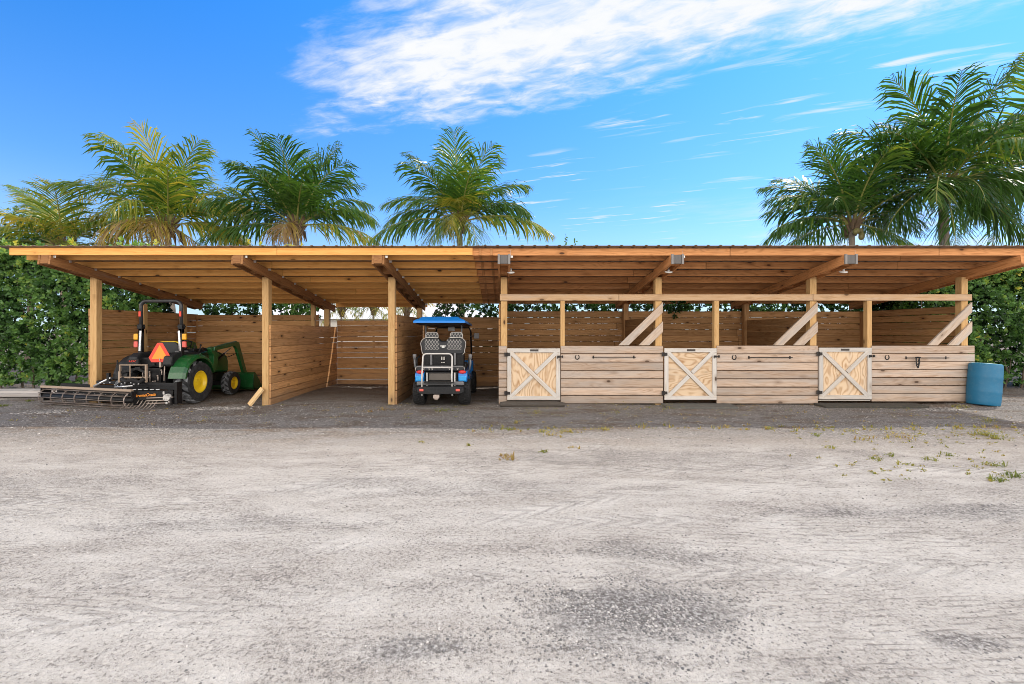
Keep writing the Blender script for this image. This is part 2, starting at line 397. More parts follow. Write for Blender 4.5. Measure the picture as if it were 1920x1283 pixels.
# ------------------------------------------------------------------ ground
def ground_mat():
    m, nt, bs = new_mat('sandy gravel')
    c, x, y, z = coords(nt)
    big = noise(nt, comb(nt, x * 0.30, y * 1.1), 1.0, 5.0, 0.62, 0.4)
    mid = noise(nt, comb(nt, x * 1.6, y * 4.0, 5.0), 1.0, 5.0, 0.65, 0.3)
    fine = noise(nt, c, 120.0, 3.0, 0.7)
    fine2 = noise(nt, c, 34.0, 4.0, 0.7)
    peb = E(nt, voronoi(nt, c, 75.0)); peb2 = E(nt, voronoi(nt, c, 30.0))
    pc = node(nt, 'SeparateXYZ'); nt.links.new(voronoi(nt, c, 75.0, 'Color'), pc.inputs[0]); pcv = E(nt, pc.outputs[0])
    f = (big * 0.5 + mid * 0.5).step(0.28, 0.72)
    col = mixc(nt, f, (0.385, 0.345, 0.305), (0.535, 0.50, 0.455))
    # raked tyre tracks
    tr = noise(nt, comb(nt, x * 0.22, y * 0.8, 9.0), 1.0, 2.0, 0.5)
    w1 = ((y * 1.0 + x * 0.07 + (mid - 0.5) * 0.16) * 105.0).sin() * 0.5 + 0.5
    w2 = ((y * 1.0 - x * 0.11 + (mid - 0.5) * 0.18) * 130.0).sin() * 0.5 + 0.5
    t1 = w1.pw(3.0) * tr.step(0.50, 0.62) * noise(nt, comb(nt, x * 5.0, y * 40.0), 1.0, 2.0).step(.45, .62)
    t2 = w2.pw(3.0) * tr.step(0.47, 0.37) * noise(nt, comb(nt, x * 5.0, y * 40.0, 3.0), 1.0, 2.0).step(.45, .62)
    tk = (t1 + t2).clamp()
    col = mixc(nt, tk * 0.6, col, (0.17, 0.15, 0.135))
    rr = ((x - 3.0).pw(2.0) + (y + 31.0).pw(2.0)).pw(.5); rr2 = ((x + 9.0).pw(2.0) + (y - 13.0).pw(2.0)).pw(.5)
    wob = (mid - .5) * .06
    for r_, rad, st in ((rr, 26.35, .5), (rr, 24.9, .45), (rr2, 19.6, .4), (rr2, 21.1, .5), (rr, 24.1, .35)):
        bd = (r_ - rad + wob).abs()
        band = bd.step(.15, .09) * noise(nt, comb(nt, x * .5, y * .5, rad), 1.0, 2.0).step(.40, .58)
        lug = ((bd * 9.0 + x * 4.2).frac() - .5).abs().step(.26, .36)
        col = mixc(nt, band * st * .35, col, (.64, .61, .57)); col = mixc(nt, band * lug * st * .75, col, (.20, .18, .16)); tk = tk.mx(band * lug * .8)
    # dark stony patches in the foreground
    def spot(px, py, rx, ry):
        return ((((x - px) / rx).pw(2.0) + ((y - py) / ry).pw(2.0)).pw(0.5) + (mid - 0.5) * 1.7 + (fine2 - 0.5) * 0.6).step(1.0, 0.25)
    sp = spot(0.75, -7.45, 0.75, 0.42).mx(spot(-0.45, -7.72, 0.4, 0.12) * .7).mx(spot(1.1, -6.75, 0.7, 0.2) * 0.35).mx(spot(3.9, -6.0, 2.2, 0.22) * 0.4).mx(spot(2.3, -7.65, 0.3, 0.1) * 0.6)
    sp = sp.mx(spot(-2.4, -6.2, 1.6, 0.28) * 0.25).mx(spot(-0.6, -5.3, 2.6, 0.4) * 0.25).mx(spot(-4.6, -5.2, 1.8, 0.3) * 0.2).mx(spot(2.2, -4.2, 4.0, 0.55) * 0.3)
    col = mixc(nt, sp * 0.62, col, (0.17, 0.165, 0.165))
    # grey gravel apron by the shed, brown litter under the roof
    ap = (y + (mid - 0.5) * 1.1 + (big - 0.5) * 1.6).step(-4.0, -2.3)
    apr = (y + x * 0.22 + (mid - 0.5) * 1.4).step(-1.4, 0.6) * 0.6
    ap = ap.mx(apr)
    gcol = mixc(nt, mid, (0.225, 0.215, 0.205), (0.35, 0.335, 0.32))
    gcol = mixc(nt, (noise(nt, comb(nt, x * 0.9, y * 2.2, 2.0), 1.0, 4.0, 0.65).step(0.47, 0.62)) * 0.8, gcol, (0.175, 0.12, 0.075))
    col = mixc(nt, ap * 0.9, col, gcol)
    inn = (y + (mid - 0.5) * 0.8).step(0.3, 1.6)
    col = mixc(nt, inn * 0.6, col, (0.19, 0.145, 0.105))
    # stones: every cell its own shade, dark between
    sv = pcv * 0.85 + 0.6
    sf = (sp * 0.7 + ap * 0.55 + 0.22).clamp()
    col = mixc(nt, sf, col, mixc(nt, 1.0, col, grey(nt, sv), 'MULTIPLY'))
    g1 = noise(nt, c, 42.0, 4.0, 0.85); g2 = noise(nt, comb(nt, x + 7.0, y, 1.0), 17.0, 4.0, 0.9)
    far = y.step(-6.5, -3.0)
    lo = (mid - .5) * .18 + (big - .5) * .10 - .008 - sp * .085 - ap * .055
    dk = (g1 + lo).step(.435, .365) * (1.0 - far * .45) + (g2 + lo).step(.40, .33) * (.45 + far * .4) + (fine + lo).step(.41, .33) * .5
    col = mixc(nt, (dk * .72).clamp(), col, mixc(nt, pcv, (.13, .115, .105), (.26, .235, .22)))
    gr = noise(nt, c, 26.0, 3.0, .8)
    col = mixc(nt, ap, col, mixc(nt, 1.0, col, grey(nt, ((gr - .5) * 3.0 + 1.0).mx(.45).mn(1.7)), 'MULTIPLY'))
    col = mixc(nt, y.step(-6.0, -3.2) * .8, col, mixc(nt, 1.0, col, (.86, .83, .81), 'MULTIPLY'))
    br = (g1 - lo).step(.60, .68) * .5
    col = mixc(nt, br * (1.0 - ap * .25), col, (.60, .575, .54))
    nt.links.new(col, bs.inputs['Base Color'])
    bs.inputs['Roughness'].default_value = 0.95; bs.inputs['Specular IOR Level'].default_value = 0.1
    h = fine * 0.5 + fine2 * 0.6 + g1 * 1.2 - dk * .5 - peb * (sp * 0.7 + ap * 0.5 + 0.25) - tk * 0.6
    bump(nt, bs, h, 0.75, 0.012)
    return m
M_GROUND = ground_mat()
def gz(x, y):
    """height of the ground: level with slight undulation, rising a little at the far right"""
    h = 0.012 * math.sin(x * 1.3 + y * 0.7) + 0.010 * math.sin(x * 0.45 - y * 1.9 + 1.0) - 0.012
    h += 0.07 * max(0.0, min(1.0, (x - 8.4) / 2.2)) * max(0.0, min(1.0, (y + 1.6) / 1.4))
    return h
def make_ground():
    xs = [-400, -150, -60, -30] + [-20 + 0.5 * i for i in range(81)] + [30, 60, 150, 400]
    ys = [-60, -25] + [-13 + 0.4 * i for i in range(53)] + [12, 20, 40, 80, 200, 700]
    mb = MB(); nx = len(xs)
    ve = [(x, y, gz(x, y) if abs(x) < 21 and -14 < y < 9 else 0.0) for y in ys for x in xs]
    fs = [(j * nx + i, j * nx + i + 1, (j + 1) * nx + i + 1, (j + 1) * nx + i) for j in range(len(ys) - 1) for i in range(nx - 1)]
    mb.add(ve, fs)
    g = mb.build('ground', M_GROUND, smooth=True)
    g['kind'] = 'structure'
make_ground()

def pebbles():
    m, nt, bs = new_mat('stones')
    t = attr(nt, 'tint')
    nt.links.new(mixc(nt, t, (0.12, 0.115, 0.112), (0.56, 0.52, 0.48)), bs.inputs['Base Color'])
    bs.inputs['Roughness'].default_value = 0.9
    mb = MB()
    def stone(x, y, r, t):
        z = gz(x, y) + r * 0.12
        n = 5; a0 = random.uniform(0, 6)
        ring = [V((x + r * random.uniform(0.7, 1.2) * math.cos(a0 + 2 * math.pi * k / n), y + r * random.uniform(0.7, 1.2) * math.sin(a0 + 2 * math.pi * k / n), z)) for k in range(n)]
        low = [p - V((0, 0, r * 0.6)) for p in ring]
        top = V((x + random.uniform(-.3, .3) * r, y + random.uniform(-.3, .3) * r, z + r * random.uniform(0.35, 0.7)))
        mb.add(ring + low + [top], [(k, (k + 1) % n, 10) for k in range(n)] + [(5 + k, 5 + (k + 1) % n, (k + 1) % n, k) for k in range(n)], None, t)
    for _ in range(9000):                      # loose stones over the yard
        y = -8.3 + 8.2 * random.random() ** 1.3
        x = random.uniform(-1.12, 1.15) * (y + 10.2)
        stone(x, y, random.choice((0.003, 0.003, 0.004, 0.004, 0.005, 0.007)) * (1 + (y + 8.3) * 0.16), random.random())
    for cx, cy, sx, sy, n in ((0.75, -7.45, 0.42, 0.22, 5200), (-0.45, -7.7, 0.25, 0.08, 350), (1.1, -6.75, 0.45, 0.14, 500), (3.8, -6.0, 1.3, 0.14, 700), (2.3, -7.65, 0.16, 0.06, 200)):
        for _ in range(n):
            q = random.gauss(0, 1)
            xx, yy = random.gauss(cx, sx), random.gauss(cy, sy) 
            if math.sin(xx * 9 + 2 * math.sin(yy * 14)) + math.sin(yy * 17 + xx * 4) < -.5: continue
            stone(xx, yy, random.choice((.0025, .003, .0035, .004, .005, .007, .009)), random.random() ** 1.4 * 0.9)
    for _ in range(4500):                      # gravel apron in the shade
        y = random.uniform(-2.6, 0.3); x = random.uniform(-11, 11)
        stone(x, y, random.uniform(0.006, 0.015), random.choice((.05, .3, .5, .7, .9)) * random.uniform(.6, 1))
    for cx, cy, n in ((-5.7, -0.42, 160), (-6.0, -0.5, 90), (-8.9, -1.0, 160), (8.9, -0.7, 120), (-3.9, 3.0, 120), (-3.0, 3.2, 100)):
        for _ in range(n):
            stone(random.gauss(cx, 0.3), random.gauss(cy, 0.1), random.uniform(0.012, 0.032), random.random() * 0.8)
    o = mb.build('gravel', m); o['kind'] = 'stuff'
pebbles()

def weeds():
    mb = MB()
    def tuft(x, y, h, n, t0, t1, spread=0.05):
        for _ in range(n):
            a = random.uniform(0, 6.28); l = h * random.uniform(0.5, 1.1); r = random.uniform(0, spread)
            b = V((x + r * math.cos(a), y + r * math.sin(a), gz(x, y) - 0.005))
            d = V((math.cos(a), math.sin(a), 0)); w = V((-d.y, d.x, 0)) * random.uniform(0.003, 0.008)
            lean = random.uniform(0.2, 1.3)
            mpt = b + V((0, 0, l * 0.6)) + d * l * 0.25 * lean; tip = b + V((0, 0, l * (1.05 - 0.35 * lean))) + d * l * 0.75 * lean
            mb.add([b - w, b + w, mpt + w * 0.9, mpt - w * 0.9, tip], [(0, 1, 2, 3), (3, 2, 4)], None, random.uniform(t0, t1))
    def leafy(x, y, s, n, t0, t1):
        for _ in range(n):
            a = random.uniform(0, 6.28); r = random.uniform(0, s)
            c = V((x + r * math.cos(a), y + r * math.sin(a) * 0.7, gz(x, y) + random.uniform(0.003, 0.35) * s * 0.9))
            L = random.uniform(0.010, 0.022)
            d = V((random.uniform(-1, 1), random.uniform(-1, 1), random.uniform(-0.1, 0.8))).normalized(); w = d.orthogonal().normalized() * L * 0.4
            mb.add([c, c + d * L * 0.5 + w, c + d * L, c + d * L * 0.5 - w], [(0, 1, 2, 3)], None, random.uniform(t0, t1))
    def at(px, py):
        d = 1348.5 / (py - PY0); return ((px - PX0) / FPX * d, d + CAMY)
    for px, py, s, n, a, b in ((957, 803, .10, 60, .2, .6), (1017, 808, .12, 60, .25, .7), (1062, 809, .22, 120, .4, 1), (1040, 815, .2, 70, .5, 1), (1135, 806, .16, 70, .3, .9), (948, 855, .09, 60, .8, 1), (955, 860, .1, 60, .8, 1), (1018, 846, .07, 50, .2, .6), (1075, 838, .08, 30, .7, 1), (1362, 803, .14, 60, .6, 1), (1445, 804, .12, 60, .3, .7), (1530, 815, .1, 40, .2, .5),
                               (1590, 808, .14, 50, .3, .8), (1690, 818, .25, 120, .5, 1), (1620, 822, .2, 70, .4, 1), (1845, 815, .28, 170, .25, .8), (1870, 820, .2, 110, .2, .6), (1780, 850, .1, 50, .1, .5), (1640, 860, .1, 50, .2, .6), (1700, 870, .09, 40, .3, .7), (1870, 870, .1, 60, .1, .5), (1910, 893, .13, 100, .0, .35), (1870, 901, .1, 60, .0, .4), (1740, 858, .1, 50, .2, .6), (1668, 850, .09, 40, .2, .6), (1800, 765, .2, 90, .3, .7), (1850, 790, .25, 90, .3, .7),
                               (1555, 838, .1, 40, .3, .7), (970, 790, .15, 50, .5, .9), (830, 770, .18, 90, .1, .5), (690, 775, .2, 40, .8, 1), (720, 770, .2, 60, .8, 1), (10, 760, .12, 80, .1, .4), (55, 752, .1, 60, .1, .4), (880, 836, .06, 20, .3, .8), (790, 830, .06, 20, .3, .8), (1250, 765, .4, 100, .2, 1), (1150, 770, .5, 90, .2, 1), (1010, 775, .4, 90, .2, .9)):
        x, y = at(px, py); leafy(x, y, s, n, a, b)
        for _ in range(max(2, n // 16)): tuft(x + random.gauss(0, s * .5), y + random.gauss(0, s * .35), random.uniform(.03, .09), 6, a, b, s * 0.25)
    for _ in range(110):
        px = 1450 + 470 * random.random() ** 0.7; py = random.uniform(803, 905) if random.random() < .6 else random.uniform(803, 830)
        x, y = at(px, py); tuft(x, y, random.uniform(.015, .045), 6, 0.2, 0.95, .03); leafy(x, y, .05, 5, .2, .9)
    for _ in range(120):
        px = random.uniform(880, 1920); py = random.gauss(803, 3)
        x, y = at(px, py); tuft(x, y, random.uniform(.03, .08), 6, 0.3, 1, .04)
    for _ in range(170):
        x, y = random.uniform(-9, 10), random.uniform(-2.3, 0.0); leafy(x, y, random.uniform(.03, .12), 12, random.choice((.1, .7)), 1)
    o = mb.build('weeds', L_WEED, recalc=False); o['kind'] = 'stuff'
weeds()

# ------------------------------------------------------------------ the shed
SLOPE = 0.145
def rb(Y): return 2.67 - SLOPE * Y            # underside of the rafters
def rt(Y): return rb(Y) + 0.186
shed = thing('timber_shed', 'long open-fronted timber shed with three vehicle bays and three horse stalls', 'shed', (0, 0, 0))
def sbox(name, c, size, mat, grain, tint=None, bevel=0.004, rot=None, label=None, parent=None):
    mb = MB(); mb.box(c, size, rot, grain, tint)
    o = mb.build(name, mat, parent or shed, bevel=bevel)
    if label: o['label'] = label
    return o
def post(X, Y, top, w=0.14, mat=W_POST, bot=-0.1): return sbox('post', (X, Y, (top + bot) / 2), (w, w, top - bot), mat, 2, random.uniform(.92, 1.08))
for X in (-8.79, -5.11, -2.41): post(X, 0, rb(0) + 0.05)
for X in (0.0, 3.31, 6.62, 9.86): post(X, 0, rb(0) + 0.05)
post(-8.77, 1.28, 2.22, 0.12); post(-8.77, 2.68, rb(2.68) + .05, 0.13); post(-5.42, 3.2, 2.35, 0.11)
post(-5.11, 3.42, rb(3.42) + .04, 0.14); post(-2.41, 3.27, rb(3.27) + .04)
for X in (3.32, 6.60): post(X, 2.68, rb(2.68) + 0.05, 0.14, W_WALL)
post(9.86, 2.72, 2.1, 0.13, W_WALL); post(0.0, 2.72, rb(2.72) + .05, .13, W_WALL)

PUR = [-1.1, -0.78, -0.2, 0.4, 1.0, 1.6, 2.2, 2.8, 3.4]
def rafter(X, back, mat, clips, front=-1.12):
    mb = MB()
    for sx in (-0.098, 0.098):
        mb.board((X + sx, front + random.uniform(-.02, .02), rb(front) + .093), (X + sx, back, rb(back) + .093), 0.186, 0.042, tint=random.uniform(.8, 1.0))
    y = front + 0.06
    while y < back:
        if abs(y) > 0.22: mb.board((X, y - .07, rb(y - .07) + .10), (X, y + .07, rb(y + .07) + .10), 0.17, 0.150, tint=random.uniform(.75, 1.05))
        y += 0.62
    o = mb.build('rafter', mat, shed, bevel=0.003)
    for Y in clips:
        c = MB()
        c.box((X + 0.128, Y + 0.035, rt(Y) + 0.035), (0.003, 0.035, 0.15), None, 2, 1.0)
        c.box((X + 0.150, Y + 0.0255, rt(Y) - 0.015), (0.045, 0.003, 0.06), None, 2, 1.0)
        c.build('tie_plate', M_GALV, o)
    return o
W_RAFT = wood('brown rafter', (0.45, 0.22, 0.085), (0.22, 0.09, 0.035), gray=0.1, knots=0.7, ring=0.4)
rafter(-8.79, 3.36, W_RAFT, PUR)
rafter(-5.11, 3.75, W_RAFT, PUR)
rafter(-2.41, 3.55, W_RAFT, PUR)
for X in (0.0, 3.31, 6.62, 10.0): rafter(X, 3.3, W_OLD, PUR[:1] if X < 9 else [])
# weathered grey block on the front ends of the stall rafters
for X in (0.0, 3.31, 6.62):
    mb = MB(); mb.box((X, -1.141, rb(-1.14) + .095), (0.15, 0.03, 0.17), None, 2, .33); mb.box((X - .099, -1.150, rb(-1.14) + .097), (0.043, 0.03, 0.19), None, 2, .62); mb.box((X + .099, -1.150, rb(-1.14) + .097), (0.043, 0.03, 0.19), None, 2, .62)
    mb.build('end_cap', W_GREY, shed, bevel=0.003)

for Y in PUR + [3.95]:
    z = rt(Y) + 0.0705
    xr = -0.60
    if Y > 3.9: lo, hi = -5.05, -2.3
    else: lo, hi = -9.47, xr
    mb = MB(); x = lo
    while x < hi - 0.1:
        e = min(hi, x + random.uniform(4.2, 5.6))
        if hi - e < 1.0: e = hi
        mb.box(((x + e) / 2, Y, z), (e - x - .003, 0.04, 0.14), None, 0, random.uniform(.92, 1.1)); x = e
    mb.build('purlin', W_NEW, shed)
    if Y < 3.9:
        mb = MB(); x = -0.68 - random.uniform(0, .05)
        while x < 10.7:
            e = min(10.72, x + random.uniform(3.6, 5.5))
            if 10.72 - e < 1.0: e = 10.72
            mb.box(((x + e) / 2, Y + 0.042, z - 0.004), (e - x - .003, 0.04, 0.14), None, 0, random.uniform(.85, 1.15)); x = e
        # short scab blocks where the two roofs meet
        for xx in (-0.46, -0.24): mb.box((xx, Y + 0.012, z - 0.003), (0.05, 0.02, 0.135), None, 2, random.uniform(.6, .9))
        mb.build('purlin', W_OLD, shed)

def sheet(x0, x1, y0, y1):
    mb = MB(); prof = []; x = x0; p = 0.235
    while x < x1:
        prof += [(x, 0), (x + p * .72, 0), (x + p * .79, .013), (x + p * .93, .013)]; x += p
    prof.append((min(x, x1 + .1), 0))
    def z(Y): return rt(Y) + 0.1435
    n = len(prof)
    ve = [(a, y0, z(y0) + b) for a, b in prof] + [(a, y1, z(y1) + b) for a, b in prof] + [(a, y0, z(y0) + b + .008) for a, b in prof] + [(a, y1, z(y1) + b + .008) for a, b in prof]
    fs = []
    for i in range(n - 1):
        fs += [(i, i + 1, n + i + 1, n + i), (2 * n + i, 3 * n + i, 3 * n + i + 1, 2 * n + i + 1), (i, 2 * n + i, 2 * n + i + 1, i + 1), (n + i, n + i + 1, 3 * n + i + 1, 3 * n + i)]
    mb.add(ve, fs)
    return mb.build('roof_sheet', M_SHEET, shed)
sheet(-9.62, -5.1, -1.19, 3.52); sheet(-5.03, -2.4, -1.19, 3.99); sheet(-2.33, -0.62, -1.19, 3.52); sheet(-0.56, 10.75, -1.205, 3.52)

def wall(name, a, b, top, n, mat, th=0.035, gap=0.006, bot=-0.04, jit=0.004, split=3.2, label=None, tints=(.8, 1.15)):
    """horizontal plank wall from a to b (x, y)"""
    mb = MB(); a, b = V((*a, 0)), V((*b, 0)); L = (b - a).length; d = (b - a) / L
    pitch = (top - bot) / n
    for i in range(n):
        z = bot + (i + .5) * pitch; s = random.uniform(-1.2, 0) if L > split * 1.4 else 0.0; s = 0.0
        cut = [0.0]
        if L > split * 1.4:
            cut += sorted([L * (k + random.uniform(-.08, .08)) / max(2, round(L / split)) for k in range(1, max(2, round(L / split)))])
        cut.append(L)
        for s, e in zip(cut[:-1], cut[1:]):
            g = gap * random.uniform(0.3, 1.9)
            j0, j1 = random.uniform(-jit, jit), random.uniform(-jit, jit)
            o = V((-d.y, d.x, 0)) * random.uniform(-.003, .003)
            mb.board(a + d * (s + .0015) + o + V((0, 0, z + j0)), a + d * (e - .0015) + o + V((0, 0, z + j1)), pitch - g, th, tint=random.uniform(*tints))
    o = mb.build(name, mat, shed)
    if label: o['label'] = label
    return o
W_SIDE = W_WALL
wall('side_wall', (-8.92, -0.02), (-8.92, 3.5), 2.05, 12, W_WALL, gap=.005)
wall('back_wall', (-8.9, 3.42), (-5.35, 3.42), 2.035, 13, wood('orange brown plank', (0.62, 0.35, 0.15), (0.36, 0.165, 0.06), gray=0.12, gcol=(0.40, 0.27, 0.18), knots=1.0, dirt=.3), gap=.003, jit=.0025, label='orange brown plank back wall of the tractor bay')
wall('back_wall', (-5.0, 3.92), (-2.28, 3.92), 1.89, 12, W_WALL, gap=.009, jit=.006, tints=(1.0, 1.35))
wall('back_wall', (-2.26, 3.12), (-0.13, 3.12), 1.96, 12, W_WALL, gap=.006, jit=.006)
wall('back_wall', (-0.06, 2.80), (10.0, 2.80), 2.11, 13, W_WALL, gap=.0035, jit=.003, split=3.3)
wall('partition', (-5.02, -0.05), (-5.02, 3.90), 1.70, 11, W_WALL, gap=.004, jit=.003, split=9, tints=(1.0, 1.35))
wall('partition', (-2.315, -0.05), (-2.315, 3.86), 1.92, 12, W_WALL, gap=.006, split=9)
wall('side_wall', (-0.095, -0.03), (-0.095, 2.76), 2.15, 14, W_WALL, gap=.005, split=9)
wall('partition', (3.31, 0.08), (3.31, 2.60), 1.86, 12, W_WALL, gap=.006, split=9, tints=(.6, .8))
wall('partition', (6.62, 0.08), (6.62, 2.60), 1.86, 12, W_WALL, gap=.006, split=9, tints=(.6, .8))
wall('side_wall', (9.965, 0.08), (9.965, 2.9), 2.11, 13, W_WALL, gap=.006, split=9)

# stall fronts, in the plane of the front posts
k = 9.9 / FPX
def FX(px): return (px - PX0) * k
def FZ(py): return CAMZ + (PY0 - py) * k
YF = -0.10
for x0, x1 in ((935, 950), (1051, 1243), (1343, 1532.5), (1633, 1826)):
    wall('stall_wall', (FX(x0), YF), (FX(x1), YF), FZ(648), 7, W_WEATH, gap=.009, bot=FZ(757) if x0 < 1600 else FZ(753), jit=.0015, split=9, tints=(.80, 1.12), th=.04)
mb = MB(); xs = [937, 1160, 1524, 1822]
for x0, x1, t in zip(xs[:-1], xs[1:], (1.02, 1.0, 1.02)): mb.box((FX((x0 + x1) / 2), YF + .008, FZ(558)), (FX(x1) - FX(x0) - .004, .04, FZ(552) - FZ(564)), None, 0, t)
mb.build('header_beam', wood('pale beam', (0.64, 0.44, 0.27), (0.48, 0.28, 0.14), gray=0.3, gcol=(.58, .48, .40), knots=.8, ring=.5), shed, bevel=.003)
for x0, x1 in ((1051, 1059), (1339.5, 1348.5), (1626, 1635)):
    w = FX(x1) - FX(x0)
    sbox('jamb_post', (FX((x0 + x1) / 2), YF + .055, (FZ(650) + FZ(564)) / 2 - .02), (w, .11, FZ(564) - FZ(650) + .04), W_POST, 2, .98)
W_BRACE = wood('pale brace', (0.62, 0.50, 0.40), (0.44, 0.31, 0.22), gray=0.5, gcol=(.58, .53, .49), knots=1.0)
for e in (1242.8, 1532.6, 1822.0):
    for (s0, s1, y0, y1) in ((-83.2, -64.5, 585.8, 566.8), (-45.4, -25.8, 622.6, 603.0)):
        poly = [(FX(e + s0), FZ(647.6)), (FX(e + s1), FZ(647.6)), (FX(e), FZ(y0)), (FX(e), FZ(y1))]
        mb = MB(); mb.prism(poly, YF - .012, YF + .026)
        # grain runs with the board
        d = V((poly[3][0] - poly[0][0], poly[3][1] - poly[0][1])).normalized(); q = V((-d.y, d.x)); u0, v0 = random.uniform(0, 40), random.uniform(0, 40)
        for i, f in enumerate(mb.f): mb.uv[i] = [(V((mb.v[a][0], mb.v[a][2])).dot(d) + u0, V((mb.v[a][0], mb.v[a][2])).dot(q) + v0 + mb.v[a][1]) for a in f]
        mb.t = [random.uniform(.92, 1.08)] * len(mb.f)
        mb.build('diagonal_brace', W_BRACE, shed)
def door(px0, px1, pt, pb, grain, light, tm, tf):
    x0, x1, z1, z0 = FX(px0), FX(px1), FZ(pt), FZ(pb)
    y = YF - .02
    mb = MB(); mb.box(((x0 + x1) / 2, y + .012, (z0 + z1) / 2), (x1 - x0 - .02, .018, z1 - z0 - .02), None, grain, tm)
    panel = mb.build('stall_door', W_PLY, shed); panel['label'] = light
    fw = 0.088
    mb = MB()
    mb.box(((x0 + x1) / 2, y - .012, z1 - fw / 2), (x1 - x0, .03, fw), None, 0, tf); mb.box(((x0 + x1) / 2, y - .012, z0 + fw / 2), (x1 - x0, .03, fw), None, 0, tf)
    for xx in (x0 + fw / 2, x1 - fw / 2): mb.box((xx, y - .0115, (z0 + z1) / 2), (fw, .029, z1 - z0 - 2 * fw - .002), None, 2, tf * random.uniform(.95, 1.05))
    mb.build('door_frame', W_WHITE, panel, bevel=.003)
    a, b = V((x0 + fw * .8, 0, z1 - fw * .9)), V((x1 - fw * .8, 0, z0 + fw * .7))
    mb = MB(); mb.board((a.x, y - .0175, a.z), (b.x, y - .0175, b.z), .085, .022, tint=tf)
    mb.build('cross_brace', W_WHITE, panel, bevel=.002)
    c, d = V((x1 - fw * .8, 0, z1 - fw * .9)), V((x0 + fw * .8, 0, z0 + fw * .7))
    mid = (c + d) / 2; u = (d - c).normalized() * .055
    mb = MB()
    mb.board((c.x, y - .0165, c.z), (mid.x - u.x, y - .0165, mid.z - u.z), .085, .022, tint=tf); mb.board((mid.x + u.x, y - .0165, mid.z + u.z), (d.x, y - .0165, d.z), .085, .022, tint=tf)
    mb.build('cross_brace', W_WHITE, panel, bevel=.002)
    for zz in (z1 - .13, z0 + .15):
        mb = MB(); mb.box((x0 - .035, y - .032, zz), (.05, .012, .085), None, 0, 1); mb.box((x0 + .025, y - .034, zz), (.065, .012, .06), None, 0, 1); mb.tube([(x0 - .005, y - .042, zz - .04), (x0 - .005, y - .042, zz + .04)], .012)
        mb.build('hinge', M_IRON, panel)
    mb = MB(); zz = z1 - .175
    mb.box((x1 - .035, y - .033, zz), (.06, .012, .045), None, 0, 1); mb.tube([(x1 - .06, y - .045, zz), (x1 + .055, y - .045, zz)], .009); mb.box((x1 + .045, y - .030, zz), (.022, .03, .05), None, 0, 1)
    mb.tube([(x1 - .06, y - .045, zz), (x1 - .065, y - .055, zz - .04)], .007)
    mb.build('latch', M_IRON, panel)
    mb = MB(); cx = x0 + (x1 - x0) * (.51 if px0 < 1500 else .49)
    mb.box((cx, y - .031, z1 - .042), (.175, .006, .042), None, 0, 1)
    mb.build('plaque', M_PLAQUE, panel)
door(951, 1050, 653.3, 750, 2, 'leftmost stall door with honey streaked panel', 1.08, 1.04)
door(1244.5, 1342, 653, 749.5, 0, 'middle stall door with swirling plywood grain', 1.02, 1.06)
door(1533.5, 1631.5, 652, 748.5, 2, 'right stall door with fine upright grain', 1.1, .95)
sbox('sill_board', ((FX(1530) + FX(1634)) / 2, YF + .01, FZ(751)), (FX(1632.3) - FX(1533), .03, .02), W_WHITE, 0)

# things hanging on the stall fronts
for i, (px, py, lab) in enumerate(((1082, 669.5, 'iron horseshoe on the stall wall beside the leftmost door'), (1375.5, 670, 'iron horseshoe on the stall wall beside the middle door'), (1661.5, 670, 'iron horseshoe on the stall wall beside the right door and bridle bar'))):
    x, z = FX(px), FZ(py)
    mb = MB(); pts = []
    for j in range(15):
        a = R(62 - (304) * j / 14); r = .041
        pts.append((x + r * math.cos(a), YF - .027, z + r * 1.18 * math.sin(a)))
    rr = [.007 + .004 * math.sin(math.pi * j / 14) for j in range(15)]
    mb.tube(pts, rr, 6)
    o = mb.build('horseshoe', M_IRON, origin=(x, YF - .027, z)); tag(o, lab, 'horseshoe', 'horseshoes nailed on the stall fronts')
for px0, px1, py, lab in ((1109.5, 1190.5, 669.6, 'thin black blanket bar on the stall wall right of the leftmost door'), (1400.5, 1482.5, 670.2, 'thin black blanket bar on the stall wall right of the middle door'), (1694.5, 1774, 671, 'thin black blanket bar with a bridle hung over it')):
    x0, x1, z = FX(px0), FX(px1), FZ(py); y = YF - .022
    t = thing('blanket_bar', lab, 'blanket bar', (x0, y, z), 'blanket bars on the stall fronts')
    mb = MB(); mb.tube([(x0, y - .045, z), (x1, y - .045, z)], .008, 8); mb.build('rod', M_IRON, t, smooth=True)
    for xx in (x0 + .03, x1 - .03):
        mb = MB(); mb.box((xx, y - .022, z), (.016, .045, .016), None, 1, 1); mb.box((xx, y - .001, z), (.03, .003, .06), None, 2, 1); mb.build('bracket', M_IRON, t)
x, z, y = FX(1714), FZ(671), YF - .07
mb = MB()
mb.tube([(x - .03, y - .015, z + .012), (x - .035, y - .02, z - .09), (x - .02, y - .02, z - .17), (x + .005, y - .02, z - .215)], .011, 6)
mb.tube([(x + .03, y - .015, z + .014), (x + .035, y - .022, z - .08), (x + .015, y - .022, z - .16), (x + .005, y - .02, z - .21)], .012, 6)
mb.tube([(x - .045, y - .02, z + .012), (x, y - .022, z + .018), (x + .05, y - .02, z + .012)], .014, 6)
mb.tube(arc((x - .01, y - .026, z - .155), .024, 0, 360, 12)[:-1], .006, 6, closed=True)
mb.tube([(x, y - .028, z - .03), (x + .012, y - .03, z - .10), (x - .022, y - .03, z - .14)], .009, 6)
o = mb.build('bridle', M_BLKPL, origin=(x, y, z)); tag(o, 'dark leather bridle hanging over the rightmost blanket bar', 'bridle')

